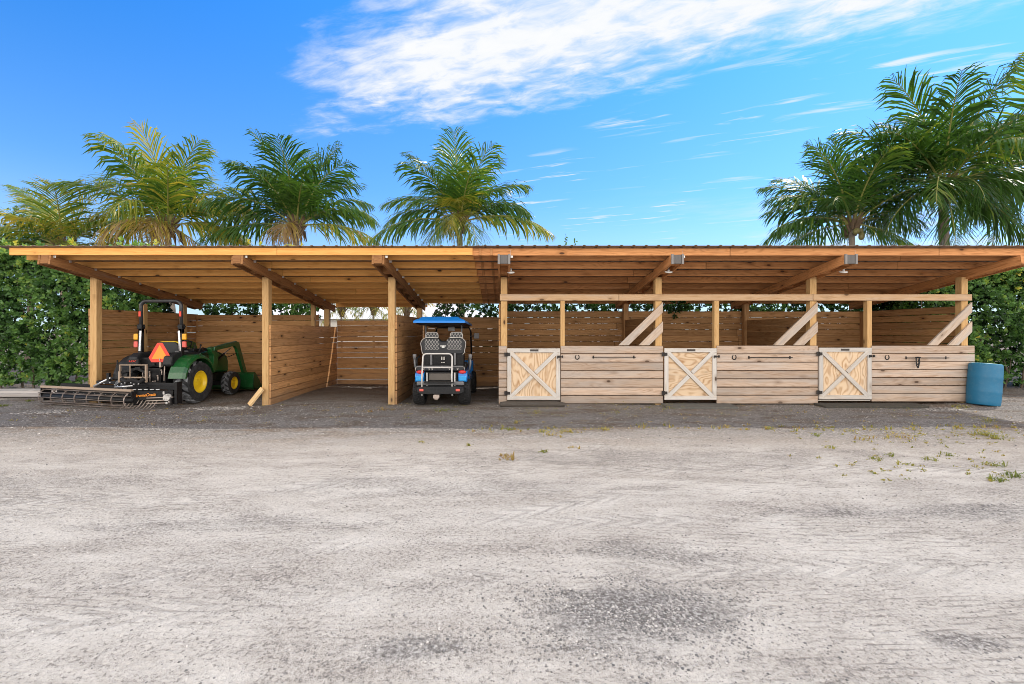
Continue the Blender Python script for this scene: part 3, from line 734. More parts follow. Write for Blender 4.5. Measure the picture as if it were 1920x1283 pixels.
# round flood lights under the rafters
for X, Y, Z, lab in ((0.14, -0.62, 2.745, 'white round lamp under the rafter above the leftmost stall door'), (3.30, -0.70, 2.745, 'white round lamp under the rafter between first and second stall'), (6.80, -0.70, 2.745, 'white round lamp under the rafter between second and third stall')):
    t = thing('flood_lamp', lab, 'lamp', (X, Y, Z), 'round lamps under the stall rafters')
    mb = MB(); mb.lathe([(0, .012), (.02, .012), (.028, .03), (.02, .05), (.02, .085), (0, .085)], (X, Y, Z), n=16); mb.build('lamp_base', M_GALV, t, smooth=True)
    mb = MB(); mb.lathe([(0, -.022), (.05, -.018), (.075, -.004), (.078, .008), (.05, .018), (0, .02)], (X, Y, Z), n=24, rot=Euler((R(16), 0, 0)).to_matrix()); mb.build('lamp_head', M_WHITE, t, smooth=True)

# ------------------------------------------------------------------ loose timbers and the barrel
mb = MB(); c = XZ(997, 761, -0.42)
pts = [V((FX(938) + (FX(1055) - FX(938)) * i / 8, -0.42 + .02 * math.sin(i * 1.3), 0.045 + .004 * math.sin(i * 2.1))) for i in range(9)]
mb.tube(pts, [.055, .066, .068, .07, .068, .069, .067, .064, .045], 12, tint=1.2)
o = mb.build('sleeper', W_DARK, origin=(0.6, -.42, 0)); tag(o, 'dark rounded timber lying in front of the leftmost stall door', 'sleeper')
def slab(name, px0, px1, y0, y1, h, mat, lab, rz=0.0):
    x0, x1 = FX(px0), FX(px1); mb = MB()
    mb.box(((x0 + x1) / 2, (y0 + y1) / 2, h / 2 - .01 + gz((x0 + x1) / 2, (y0 + y1) / 2)), (x1 - x0, y1 - y0, h), Euler((R(3), 0, rz)), 0, 1.25)
    o = mb.build(name, mat, bevel=.008, origin=((x0 + x1) / 2, (y0 + y1) / 2, 0)); tag(o, lab, 'mat' if name == 'rubber_mat' else 'sleeper')
M_MAT = simple('old mat', (0.11, 0.108, 0.10), .9, 0, .25, 6, bmp=.4, dust=.4, dcol=(.24, .2, .15))
slab('rubber_mat', 1238, 1366, -0.52, -0.14, .055, M_MAT, 'grey flat mat on the gravel at the middle stall door', R(-1.2))
slab('rubber_mat', 1522, 1712, -0.50, -0.14, .065, simple('mossy mat', (0.05, 0.047, 0.038), .9, 0, .3, 6, bmp=.4, dust=.4, dcol=(.2, .15, .1)), 'dark mossy mat on the gravel at the right stall door', R(1.0))
# short offcut leaning on the second post
mb = MB(); a, b = V((-5.38, -0.20, 0.0)), V((-5.15, -0.105, 0.34)); mb.board(a, b, .135, .04, up=(0.35, -0.2, 0.0), tint=1.2)
o = mb.build('board_offcut', wood('cut pine', (0.72, 0.52, 0.28), (0.58, 0.37, 0.17), knots=.3), bevel=.003, origin=a); tag(o, 'short pale board leaning against the second post by the tractor bay', 'board')
# long boards on the ground by the left hedge
for i, (z, dx, yy, lab) in enumerate(((0.045, 0.0, 1.15, 'long grey board lying along the foot of the left hedge, lower of two'), (0.115, -0.35, 1.22, 'bleached board lying on top of the other by the left hedge'))):
    mb = MB(); mb.box((-11.4 + dx, yy, z), (4.6, .28, .065), Euler((R(4), 0, R(0.6 + 1.1 * i))), 0, .95 + .2 * i)
    o = mb.build('board', W_GREY, bevel=.004, origin=(-11.4, yy, 0)); tag(o, lab, 'board')

def barrel():
    c = V((9.98, -0.33, gz(9.98, -.33) - .015)); rot = Euler((R(-2), R(6.2), 0)).to_matrix()
    t = thing('plastic_barrel', 'blue plastic barrel leaning slightly at the right end of the stalls', 'barrel', c)
    mb = MB(); r = .262
    prof = [(0, .012), (r * .90, .012), (r * .94, .0), (r * .975, .02), (r * 1.0, .10), (r * 1.012, .26), (r * 1.03, .285), (r * 1.012, .31), (r * 1.02, .44), (r * 1.012, .555), (r * 1.03, .58), (r * 1.012, .605), (r * 1.0, .76), (r * .985, .83), (r * .955, .855), (r * .93, .858)]
    mb.lathe(prof, c, n=48, rot=rot); mb.build('barrel_body', M_BARREL, t, smooth=True)
    mb = MB(); mb.lathe([(r * .93, .858), (r * .91, .866), (r * .885, .86), (r * .88, .835), (0, .832)], c, n=48, rot=rot); mb.build('lid', simple('pale barrel rim', (.10, .32, .42), .5), t, smooth=True)
barrel()
mb = MB(); mb.ball((10.75, 0.35, .14), (.16, .13, .2), 9, 6)
mb.v = [tuple(V(p) + V([random.uniform(-.025, .025) for _ in range(3)])) for p in mb.v]
o = mb.build('rock', M_ROCK, origin=(10.75, .35, 0), bevel=.01); tag(o, 'tan boulder half hidden behind the blue barrel', 'rock')

# ------------------------------------------------------------------ golf cart
def ring_pts(x0, x1, z0, z1, r, y, n=5):
    out = []
    for cx, cz, a in ((x1 - r, z1 - r, 0), (x0 + r, z1 - r, 90), (x0 + r, z0 + r, 180), (x1 - r, z0 + r, 270)):
        out += arc((cx, y, cz), r, a, a + 90, n)
    return out
def tyre(t, name, c, rad, w, rim_r, rimmat, tyremat, lugs, side, lug_h=.02, skew=.12, smoothrim=True):
    """wheel on the X axis; side +1 shows its rim towards +X"""
    c = V(c); wh = bpy.data.objects.new('wheel', None); COL.objects.link(wh); wh.parent = t; wh.location = c - parent_origin(t); wh.empty_display_size = .1
    h = w / 2; mb = MB()
    mb.lathe([(rim_r, -h * .80), (rim_r * 1.06, -h * .95), (rad * .82, -h), (rad * .93, -h * .93), (rad - lug_h, -h * .75), (rad - lug_h * .9, 0), (rad - lug_h, h * .75), (rad * .93, h * .93), (rad * .82, h), (rim_r * 1.06, h * .95), (rim_r, h * .80)], c, 'X', 40, tint=.12)
    for i in range(lugs):
        for s in (-1, 1):
            a = 2 * math.pi * (i + (.5 if s > 0 else 0)) / lugs
            pts = []
            for q in range(5):
                f = q / 4; xx = s * (f * h * 1.0 + (-.03 * w)); aa = a + skew * f
                rr = rad if f < .7 else rad - lug_h * 1.4 * (f - .7) / .3
                if f == 1: rr = rad * .9
                pts.append((xx, aa, rr))
            wd = .42 * math.pi / lugs
            ve = []
            for xx, aa, rr in pts:
                for da in (-wd, wd):
                    ve.append(c + V((xx, rr * math.cos(aa + da), rr * math.sin(aa + da))))
                for da in (-wd * 1.25, wd * 1.25):
                    r2 = rr - lug_h * 1.15; x2 = xx * .985
                    ve.append(c + V((x2, r2 * math.cos(aa + da), r2 * math.sin(aa + da))))
            fs = []
            for q in range(4):
                o = q * 4; fs += [(o, o + 1, o + 5, o + 4), (o, o + 4, o + 6, o + 2), (o + 1, o + 3, o + 7, o + 5)]
            fs += [(0, 2, 3, 1), (16, 17, 19, 18)]
            mb.add(ve, fs, None, random.uniform(.55, 1.0))
    mb.build('tyre', tyremat, wh)
    mb = MB(); s = side
    mb.lathe([(rim_r * 1.0, -h * .8), (rim_r * .97, 0), (rim_r * 1.0, s * h * .80), (rim_r * 1.045, s * h * .88), (rim_r * .93, s * h * .86), (rim_r * .86, s * h * .55), (rim_r * .55, s * h * .42), (rim_r * .40, s * h * .60), (rim_r * .2, s * h * .62), (0, s * h * .62)], c, 'X', 32)
    for q in range(6):
        a = q * math.pi / 3; mb.ball(c + V((s * h * .62, rim_r * .3 * math.cos(a), rim_r * .3 * math.sin(a))), rim_r * .05, 6, 4)
    mb.build('rim', rimmat, wh, smooth=True)

def golf_cart():
    cx = -1.31
    t = thing('golf_cart', 'blue lifted golf cart with black diamond stitched rear seat, parked facing into its bay', 'golf cart', (cx, 0, 0))
    for X, Y, s in ((cx - .475, -.1, -1), (cx + .475, -.1, 1), (cx - .475, 1.8, -1), (cx + .475, 1.8, 1)):
        tyre(t, 'w', (X, Y, .275), .275, .245, .15, M_BLKPL, M_TYRE, 20, s, .014, .16)
    # body tub and rear fenders
    def rbox(mb, x0, x1, y0, y1, z0, z1, **kw): mb.box(((x0 + x1) / 2, (y0 + y1) / 2, (z0 + z1) / 2), (x1 - x0, y1 - y0, z1 - z0), None, 0, 1.0, **kw)
    for s in (-1, 1):   # fender shells, arched over the wheels
        mb = MB(); xa, xb = cx + s * .355, cx + s * .545
        pr = [(-.33, .50), (-.36, .60), (-.33, .68), (-.24, .72), (.20, .735), (.36, .70), (.42, .5), (.36, .46), (.28, .56), (.10, .62), (-.16, .60), (-.26, .52)]
        mb.prism(pr, min(xa, xb), max(xa, xb), 'X')
        mb.build('rear_fender', M_BLUE, t, bevel=.018)
    mb = MB(); rbox(mb, cx - .52, cx + .52, .42, 2.3, .34, .56); rbox(mb, cx - .52, cx + .52, 1.85, 2.35, .5, .82); mb.build('body', M_BLUE, t, bevel=.05)
    mb = MB(); rbox(mb, cx - .34, cx + .34, -.28, .4, .36, .70); rbox(mb, cx - .5, cx + .5, -.05, 2.2, .24, .34); mb.build('chassis', M_BLACK, t, bevel=.01)
    mb = MB(); rbox(mb, cx - .255, cx + .215, -.315, -.285, .535, .675); mb.build('storage_panel', M_BROWNP, t, bevel=.008)
    mb = MB(); rbox(mb, cx - .50, cx + .48, -.40, -.20, .435, .515); mb.build('rear_valance', M_GREYPL, t, bevel=.02)
    mb = MB(); pr = [(cx - .46, .41), (cx - .30, .43), (cx + .30, .43), (cx + .49, .41), (cx + .49, .31), (cx + .38, .275), (cx - .36, .275), (cx - .46, .31)]
    mb.prism(pr, -.56, -.36, 'Y'); mb.build('bumper', M_BLKPL, t, bevel=.012)
    mb = MB(); rbox(mb, cx - .32, cx + .28, -.60, -.34, .50, .525); mb.build('foot_plate', M_BLACK, t, bevel=.006)
    for xx in (cx - .37, cx + .37):
        mb = MB(); rbox(mb, xx - .042, xx + .042, -.57, -.555, .335, .385); mb.build('reflector', M_REDP, t, bevel=.006)
    for s in (-1, 1):
        mb = MB(); mb.ball((cx + s * .44, -.315, .705), (.082, .05, .04), 12, 8); mb.build('tail_light', M_RED, t, smooth=True)
        mb = MB(); rbox(mb, cx + s * .45 - .075, cx + s * .45 + .075, -.366, -.34, .525, .63); mb.build('fender_panel', simple('bright blue face', (.03, .36, .80), .25, coat=.5), t, bevel=.02)
    mb = MB(); mb.box((cx - .06, -.60, .235), (.12, .1, .07), None, 0, 1); mb.ball((cx - .06, -.62, .195), (.045, .045, .03)); mb.build('tow_hitch', M_STEEL, t, bevel=.01)
    # grab bar on the foot plate
    y = -.53; x0, x1 = cx - .355, cx + .245
    mb = MB()
    mb.tube([(x0 - .01, y, .24), (x0 - .01, y, .62)] + [p + V((0, .06, 0)) for p in arc((x0 + .075, y, 1.02), .075, 180, 90, 6)] + [p + V((0, .06, 0)) for p in arc((x1 - .075, y, 1.02), .075, 90, 0, 6)] + [(x1, y, .62), (x1 + .01, y, .24)], .0175, 10)
    mb.tube([(x0, y + .035, .815), (x1, y + .035, .815)], .016, 10)
    mb.build('grab_bar', M_SILVER, t, smooth=True)
    mb = MB()
    for xx in (x0 + .07, x1 + .045): mb.box((xx, -.38, .565), (.028, .03, .27), None, 2, 1)
    mb.build('bar_bracket', M_SILVER, t, bevel=.006)
    # seats: rear facing back seat, then the front seat behind it
    def seat(yb, ys, zs, back_y, nm):
        mb = MB(); rbox(mb, cx - .53, cx + .47, min(yb, ys), max(yb, ys), zs, zs + .115); o = mb.build('seat', M_VINYL, t, bevel=.04)
        return o
    sc = seat(-.30, .20, .71, 0, 'rear')
    mb = MB(); mb.tube([(cx - .535, -.27, .72), (cx - .54, -.31, .765), (cx - .53, -.27, .81)], .008, 6); mb.tube([(cx + .475, -.27, .72), (cx + .48, -.31, .765), (cx + .47, -.27, .81)], .008, 6); mb.build('piping', M_PIPING, sc)
    mb = MB(); rbox(mb, cx - .52, cx + .46, -.302, -.29, .805, .835); mb.build('seat_edge', M_GREYPL, sc, bevel=.005)
    mb = MB()
    for xx in (-.37, -.25, -.19, .17, .23, .34): mb.tube([(cx + xx - .02, -.304, .79), (cx + xx + .015, -.306, .745)], .004, 4); mb.tube([(cx + xx + .02, -.304, .79), (cx + xx - .015, -.306, .745)], .004, 4)
    mb.build('stitching', M_PIPING, sc)
    def backrest(y, th, quilt):
        x0, x1, z0, z1 = cx - .52, cx + .46, 1.045, 1.41
        mid = (x0 + x1) / 2
        out = arc((x1 - .14, 0, z1 - .14), .14, 5, 90, 6) + [V((mid + .12, 0, z1 - .005)), V((mid + .06, 0, z1 - .075)), V((mid - .06, 0, z1 - .075)), V((mid - .12, 0, z1 - .005))] + arc((x0 + .14, 0, z1 - .14), .14, 90, 175, 6) + arc((x0 + .10, 0, z0 + .07), .07, 190, 270, 4) + arc((x1 - .10, 0, z0 + .07), .07, 270, 350, 4)
        mb = MB(); mb.prism([(p.x, p.z) for p in out], y, y + th, 'Y'); b = mb.build('backrest', M_VINYL, t, bevel=.028)
        if not quilt: return
        mb = MB(); mb.tube([V((p.x, y + .012, p.z)) for p in arc((x0 + .10, 0, z0 + .07), .078, 255, 185, 4)[::1][0:]] + [V((p.x, y + .012, p.z)) for p in arc((x0 + .14, 0, z1 - .14), .148, 175, 90, 6)] + [V((mid - .12, y + .01, z1))], .008, 6)
        mb.tube([V((p.x, y + .012, p.z)) for p in arc((x1 - .10, 0, z0 + .07), .078, 285, 355, 4)] + [V((p.x, y + .012, p.z)) for p in arc((x1 - .14, 0, z1 - .14), .148, 5, 90, 6)] + [V((mid + .12, y + .01, z1))], .008, 6)
        mb.build('piping', M_PIPING, b, smooth=True)
        for xa, xb in ((x0 + .085, x0 + .40), (x1 - .40, x1 - .085)):
            mb = MB(); rbox(mb, xa, xb, y - .007, y + .01, z0 + .10, z1 - .03); mb.build('quilted_panel', M_QUILT, b, bevel=.006)
        mb = MB(); rbox(mb, mid - .065, mid + .065, y - .008, y, 1.225, 1.243); rbox(mb, mid - .03, mid + .03, y - .008, y, 1.196, 1.222)
        mb.prism([(mid - .075, 1.243), (mid - .02, 1.237), (mid, 1.25), (mid + .02, 1.237), (mid + .075, 1.243), (mid, 1.232)], y - .009, y, 'Y')
        mb.build('logo', M_WHITE, b)
        for hx in (x0 + .24, x1 - .20):
            pts = arc((hx + .075, 0, 1.475), .06, 0, 90, 4) + arc((hx - .075, 0, 1.475), .06, 90, 180, 4) + [V((hx - .14, 0, 1.418)), V((hx + .14, 0, 1.418))]
            mb = MB(); mb.prism([(p.x, p.z) for p in pts], y + .01, y + .08, 'Y'); h = mb.build('headrest', M_QUILT, t, bevel=.015)
            mb = MB(); mb.tube([V((p.x, y + .012, p.z)) for p in [V((hx + .14, 0, 1.418))] + pts], .0085, 6); mb.build('piping', M_PIPING, h, smooth=True)
    backrest(.22, .10, True); backrest(.40, .10, False)
    mb = MB(); rbox(mb, cx - .5, cx + .46, .5, 1.0, .68, .84); mb.build('seat', M_VINYL, t, bevel=.04)
    for xx in (cx - .285, cx + .235):
        mb = MB(); rbox(mb, xx - .022, xx + .022, .16, .20, .80, 1.08); mb.build('seat_bracket', M_GREYPL, t, bevel=.004)
    mb = MB(); rbox(mb, cx - .46, cx + .42, .21, .50, .70, 1.05); mb.build('seat_support', M_BLACK, t)
    mb = MB()
    for xx in (cx - .05, cx + .0): rbox(mb, xx - .012, xx + .012, .13, .16, .93, 1.0); rbox(mb, xx - .016, xx + .016, .12, .16, .87, .885)
    mb.build('belt_buckle', M_PIPING, t)
    for s in (-1, 1):
        xx = cx + s * .565
        mb = MB(); mb.tube([(xx, -.02, .74), (xx, -.06, .90), (xx, -.04, .98), (xx, .30, 1.0)], .025, 8); mb.build('armrest', M_BLKPL, t, smooth=True)
        mb = MB(); mb.lathe([(0, 0), (.032, 0), (.04, .10), (.034, .105), (0, .10)], (xx + s * .03, -.12, .965), n=14); mb.tube([(xx + s * .03, -.12, .97), (xx + s * .03, -.10, .86), (xx, -.08, .72)], .02, 8); mb.build('cup_holder', M_GREYPL, t, smooth=True)
    # roof with crowned top, dark lining, posts
    x0, x1, y0, y1 = cx - .61, cx + .49, -.20, 1.95
    mb = MB(); N = 8
    def rz(Y): return 1.735 - .02 * (Y - y0)
    rows = [(0, 0, -.0), (0, 0, .045), (.03, .03, .065), (.10, .06, .085), (.16, .14, .135), (.24, .28, .145)]
    ve = []
    for ix, iy, h in rows:
        q = [(x0 + ix, y0 + iy), (x1 - ix, y0 + iy), (x1 - ix, y1 - iy), (x0 + ix, y1 - iy)]
        ve += [(a, b, rz(b) + h) for a, b in q]
    fs = [(r * 4 + i, r * 4 + (i + 1) % 4, r * 4 + 4 + (i + 1) % 4, r * 4 + 4 + i) for r in range(len(rows) - 1) for i in range(4)] + [(20, 21, 22, 23)]
    mb.add(ve, fs); mb.build('roof', M_BLUEROOF, t, bevel=.012)
    mb = MB(); mb.add([(x0 + .012, y0 + .012, rz(y0) + .004), (x1 - .012, y0 + .012, rz(y0) + .004), (x1 - .012, y1 - .012, rz(y1) + .004), (x0 + .012, y1 - .012, rz(y1) + .004), (x0 + .10, y0 + .10, rz(y0) - .035), (x1 - .10, y0 + .10, rz(y0) - .035), (x1 - .10, y1 - .1, rz(y1) - .035), (x0 + .1, y1 - .1, rz(y1) - .035)], [(0, 1, 5, 4), (1, 2, 6, 5), (2, 3, 7, 6), (3, 0, 4, 7), (4, 5, 6, 7)])
    mb.build('roof_lining', M_BLACK, t)
    for xx in (cx - .43, cx + .365):
        mb = MB(); mb.tube([(xx, .33, .80), (xx, .33, 1.73)], .018, 8); mb.build('roof_post', M_GREYPL, t, smooth=True)
    mb = MB(); mb.tube([(cx - .42, 2.15, .80), (cx - .42, 1.80, 1.55)] + [(cx - .38, 1.79, 1.655), (cx + .42, 1.79, 1.655)] + [(cx + .465, 1.80, 1.55), (cx + .465, 2.15, .80)], .022, 8); mb.build('windscreen_frame', M_BLKPL, t, smooth=True)
    mb = MB(); rbox(mb, cx - .08, cx + .09, 1.5, 1.53, 1.56, 1.66); mb.build('rear_mirror', M_WHITE, t, bevel=.012)
    mb = MB(); rbox(mb, cx + .58, cx + .70, 1.30, 1.35, 1.38, 1.51); mb.tube([(cx + .47, 1.6, 1.43), (cx + .6, 1.36, 1.45)], .012, 6); mb.build('wing_mirror', M_GREYPL, t, bevel=.012)
    mb = MB(); mb.tube(arc((cx - .25, 1.35, 1.05), .17, 0, 360, 20, 'XZ')[:-1], .014, 6, closed=True); mb.tube([(cx - .25, 1.36, 1.05), (cx - .25, 1.8, .75)], .02, 6); mb.build('steering_wheel', M_BLACK, t, smooth=True)
golf_cart()

# ------------------------------------------------------------------ tractor
def tractor():
    cx = -7.40
    t = thing('compact_tractor', 'green compact tractor with yellow wheels, roll bar and front loader, seen from behind', 'tractor', (cx, .15, 0))
    for s in (-1, 1):
        tyre(t, 'w', (cx + s * .615, .15, .455), .455, .33, .235, M_YELLOW, M_RUBBER, 13, s, .052, .34)
        tyre(t, 'w', (cx + s * .66, 1.45, .285), .285, .20, .15, M_YELLOW, M_RUBBER, 14, s, .024, .30)
    def bx(mb, x0, x1, y0, y1, z0, z1, rot=None): mb.box(((x0 + x1) / 2, (y0 + y1) / 2, (z0 + z1) / 2), (x1 - x0, y1 - y0, z1 - z0), rot, 0, 1)
    # transmission, rear housing, axles
    mb = MB(); bx(mb, cx - .22, cx + .22, -.16, .9, .36, .66); bx(mb, cx - .16, cx + .16, -.22, -.1, .40, .78); bx(mb, cx - .55, cx + .55, .05, .25, .36, .54); bx(mb, cx - .62, cx + .62, 1.38, 1.52, .24, .34); bx(mb, cx - .17, cx + .17, .8, 2.0, .3, .52)
    mb.tube([(cx - .1, -.3, .55), (cx - .1, -.15, .55)], .05, 10); mb.tube([(cx + .05, -.32, .47), (cx + .05, -.15, .47)], .03, 10)
    mb.build('rear_housing', M_BLACK, t, bevel=.01)
    mb = MB()
    for a, b, c, d in ((-.05, -.1, .70, .1), (.12, -.12, .62, .05), (.2, -.1, .74, .05), (-.2, -.14, .72, .06), (.02, -.16, .50, .04)):
        mb.tube([(cx + a, -.24, c), (cx + a + .01, -.25, c - d * 2)], .011, 6); mb.ball((cx + a, -.25, c), .018, 8, 5)
    mb.tube([(cx + .28, -.26, .88), (cx + .28, -.28, .52)], .012, 6); mb.tube([(cx - .05, -.28, .42), (cx + .09, -.28, .42), (cx + .09, -.28, .53)], .008, 6)
    mb.build('lift_linkage', M_STEEL, t, smooth=True)
    # fenders: green outer shells over the tyres, black inner deck
    for s in (-1, 1):
        n = 12; mb = MB(); xi, xo = cx + s * .43, cx + s * .76
        prof = []
        for i in range(n + 1):
            a = R(168 - 150 * i / n); r = .565 + .02 * math.sin(i / n * 3.14)
            prof.append((.17 + r * math.cos(a), .455 + r * 1.02 * math.sin(a)))
        ve = [];
        for (yy, zz) in prof:
            dx = V((0, yy - .17, zz - .455)).normalized()
            ve += [V((xi, yy, zz)), V((xo - s * .04, yy, zz)), V((xo, yy - dx.y * .05, zz - dx.z * .05)), V((xo, yy - dx.y * .085, zz - dx.z * .085)), V((xo - s * .05, yy - dx.y * .05, zz - dx.z * .05)), V((xi, yy - dx.y * .02, zz - dx.z * .02))]
        fs = [(i * 6 + k, i * 6 + (k + 1) % 6, i * 6 + 6 + (k + 1) % 6, i * 6 + 6 + k) for i in range(n) for k in range(6)] + [tuple(range(6)), tuple(n * 6 + k for k in range(6))]
        mb.add(ve, fs); mb.build('fender', M_GREEN if s > 0 else M_BLKPL, t, smooth=False)  # left shell is green; black here stands in for its deep shade
        mb = MB(); pr = [(-.33, .84), (-.30, 1.02), (-.18, 1.10), (.46, 1.12), (.60, .98), (.66, .64), (.4, .60)]
        mb.prism(pr, min(cx + s * .27, cx + s * .46), max(cx + s * .27, cx + s * .46), 'X'); mb.build('fender_deck', M_BLKPL, t, bevel=.03)
    mb = MB(); bx(mb, cx - .28, cx + .28, .3, .95, .60, .66); mb.build('floor_deck', M_BLACK, t, bevel=.01); mb = MB(); bx(mb, cx - .30, cx + .3, -.2, -.15, .8, 1.0); mb.build('rear_panel', M_BLACK, t, bevel=.01)
    # seat
    mb = MB(); bx(mb, cx - .24, cx + .24, .25, .62, .86, .96); mb.build('seat', M_VINYL, t, bevel=.04)
    out = arc((cx + .14, 0, 1.21), .11, 0, 90, 5) + arc((cx - .14, 0, 1.21), .11, 90, 180, 5) + [V((cx - .26, 0, .95)), V((cx + .26, 0, .95))]
    mb = MB(); mb.prism([(p.x, p.z) for p in out], .18, .27, 'Y'); b = mb.build('seat_back', M_VINYL, t, bevel=.02)
    mb = MB(); mb.tube([V((p.x, .25, p.z)) for p in out[:12]], .018, 8); mb.build('seat_piping', M_YELLOW, b, smooth=True)
    # roll bar
    xl, xr, yr = cx - .435, cx + .435, .02
    mb = MB(); mb.tube([(xl, yr, 1.60)] + arc((xl + .12, yr, 2.09), .12, 180, 90, 8) + arc((xr - .12, yr, 2.09), .12, 90, 0, 8) + [(xr, yr, 1.60)], .037, 10)
    ro = mb.build('roll_bar', simple('roll bar paint', (.045, .045, .048), .35, .2, .15, 8), t, smooth=True)
    for xx, s in ((xl, -1), (xr, 1)):
        mb = MB(); mb.box((xx, yr, 1.655), (.095, .10, .10), None, 2, 1); mb.tube([(xx - .085, yr, 1.66), (xx + .085, yr, 1.66)], .016, 8); mb.box((xx, yr, 1.60), (.075, .075, .16), None, 2, 1); mb.build('hinge_bracket', M_BLACK, ro, bevel=.008)
        mb = MB(); mb.box((xx - s * .012, yr - .045, 1.35), (.045, .012, .44), Euler((0, R(-3 * s), 0)), 2, 1); mb.build('bright_strip', M_CHROME, ro, bevel=.004)
        mb = MB(); mb.box((xx, yr, 1.32), (.075, .075, .66), None, 2, 1); mb.build('roll_bar_post', M_BLACK, t, bevel=.006)
        mb = MB(); mb.box((xx, yr - .043, 1.93), (.05, .008, .11), None, 2, 1); mb.build('reflector', M_SMVRED, ro, bevel=.003)
        lx = xx + s * .085
        mb = MB(); mb.box((lx, yr - .03, 1.44), (.09, .05, .13), None, 2, 1); mb.build('indicator_lamp', M_AMBER, t, bevel=.015)
        mb = MB(); mb.box((lx, yr - .03, 1.275), (.085, .05, .13), None, 2, 1); mb.build('tail_lamp', M_REDP, t, bevel=.015)
    # slow vehicle triangle
    X, Y = -7.225, -.26
    def tri(r, cut, y0, y1, zc):
        pts = []
        for a in (90, 210, 330):
            for da in (-cut, cut): pts.append((X + r * math.cos(R(a + da)), zc + r * math.sin(R(a + da))))
        mb = MB(); mb.prism(pts, y0, y1, 'Y'); return mb
    sg = tri(.245, 13, Y, Y + .006, 1.075).build('warning_triangle', M_SMVRED, t)
    tri(.19, 1.5, Y - .003, Y + .001, 1.075).build('triangle_face', M_ORANGE, sg)
    mb = MB(); bx(mb, X - .02, X + .02, Y + .004, Y + .12, .80, 1.1); mb.tube([(X + .0, Y - .01, .99), (X + .01, Y - .012, .93)], .008, 6); mb.build('triangle_bracket', M_STEEL, sg)
    lettering('lettering', 'R-PAC', .055, M_SMVRED, t, (cx - .33, -.345, .93), extrude=.002)
    mb = MB(); mb.box((cx - .33, -.335, .92), (.24, .012, .12), None, 0, 1); mb.build('rear_plate', M_BLACK, t)
    # bonnet, grille, dash, steering wheel
    mb = MB(); pr = [(.95, .58), (.95, 1.06), (1.15, 1.10), (1.7, 1.04), (1.98, .94), (2.05, .80), (2.05, .52)]
    mb.prism(pr, cx - .25, cx + .25, 'X'); mb.build('bonnet', M_GREEN, t, bevel=.04)
    mb = MB(); bx(mb, cx - .2, cx + .2, 2.05, 2.08, .5, .86); mb.build('grille', M_BLACK, t, bevel=.01)
    mb = MB(); bx(mb, cx - .2, cx + .2, .78, .97, .66, 1.15); mb.tube([(cx, .8, 1.1), (cx, .70, 1.22)], .025, 8); mb.build('dashboard', M_BLKPL, t, bevel=.04)
    mb = MB(); c = V((cx, .69, 1.235)); rot = Euler((R(35), 0, 0)).to_matrix()
    mb.tube([c + rot @ V((.18 * math.cos(a), .18 * math.sin(a), 0)) for a in [i * math.pi / 12 for i in range(24)]], .014, 6, closed=True)
    for a in (90, 210, 330): mb.tube([c, c + rot @ V((.18 * math.cos(R(a)), .18 * math.sin(R(a)), 0))], .01, 6)
    mb.build('steering_wheel', M_BLACK, t, smooth=True)
    for a, b in ((.36, .5), (.42, .62), (.33, .75)):
        mb = MB(); mb.tube([(cx + a, b, 1.08), (cx + a + .02, b + .03, 1.22)], .009, 6); mb.ball((cx + a + .02, b + .03, 1.235), .022, 8, 6); mb.build('control_lever', M_BLKPL, t)
    mb = MB(); mb.box((cx + .37, .12, 1.085), (.15, .22, .10), None, 0, 1); mb.build('tool_box', M_GREYPL, t, bevel=.01)
    # loader: masts, arms, rams, bucket
    for s in (-1, 1):
        xa = cx + s * .50
        pr = [(.84, 1.17), (.99, 1.20), (1.09, 1.10), (1.12, .92), (1.08, .76), (.97, .62), (.78, .50), (.70, .53), (.72, .62), (.86, .72), (.94, .84), (.94, .98), (.86, 1.08)]
        mb = MB(); mb.prism(pr, xa - .06, xa + .06, 'X'); mb.build('loader_mast', M_GREEN, t, bevel=.012)
        pr = [(.90, 1.10), (.93, 1.19), (1.45, 1.27), (1.80, 1.31), (1.93, 1.27), (2.0, 1.1), (2.28, .50), (2.26, .42), (2.17, .42), (1.82, 1.12), (1.72, 1.19), (1.4, 1.15)]
        xb = cx + s * .56
        mb = MB(); mb.prism(pr, xb - .038, xb + .038, 'X'); mb.build('loader_arm', M_GREEN, t, bevel=.008)
        mb = MB(); mb.tube([(xb - .07 * s, 1.0, .78), (xb - .07 * s, 1.45, 1.0)], .028, 8); mb.build('ram', M_BLACK, t, smooth=True)
        mb = MB(); mb.tube([(xb - .07 * s, 1.40, .98), (xb - .07 * s, 1.72, 1.13)], .015, 8); mb.tube([(xb, 1.95, 1.02), (xb, 2.12, .66)], .014, 8); mb.build('ram_rod', M_CHROME, t, smooth=True)
    mb = MB()
    pr = [(2.12, .44), (2.10, .10), (2.16, .035), (2.62, .02), (2.62, .035), (2.20, .055), (2.14, .12), (2.15, .43), (2.22, .47), (2.20, .485)]
    mb.prism(pr, cx - .84, cx + .86, 'X')
    for xx in (cx - .84, cx + .845): mb.prism([(2.12, .44), (2.10, .10), (2.16, .035), (2.62, .02), (2.22, .47)], xx, xx + .015, 'X')
    mb.build('loader_bucket', M_GREEN, t, bevel=.004)
    mb = MB()
    for i in range(5):
        a = i * .012
        mb.tube([(cx + .46 + a, .95, 1.12), (cx + .40 + a, .78, 1.18 - i * .02), (cx + .36 + a, .62, 1.05), (cx + .34, .6, .7)], .010, 6)
    mb.tube([(cx + .56, .98, 1.1), (cx + .6, 1.4, .92), (cx + .58, 1.85, 1.0)], .009, 6)
    mb.build('hydraulic_hose', M_BLACK, t, smooth=True)
tractor()

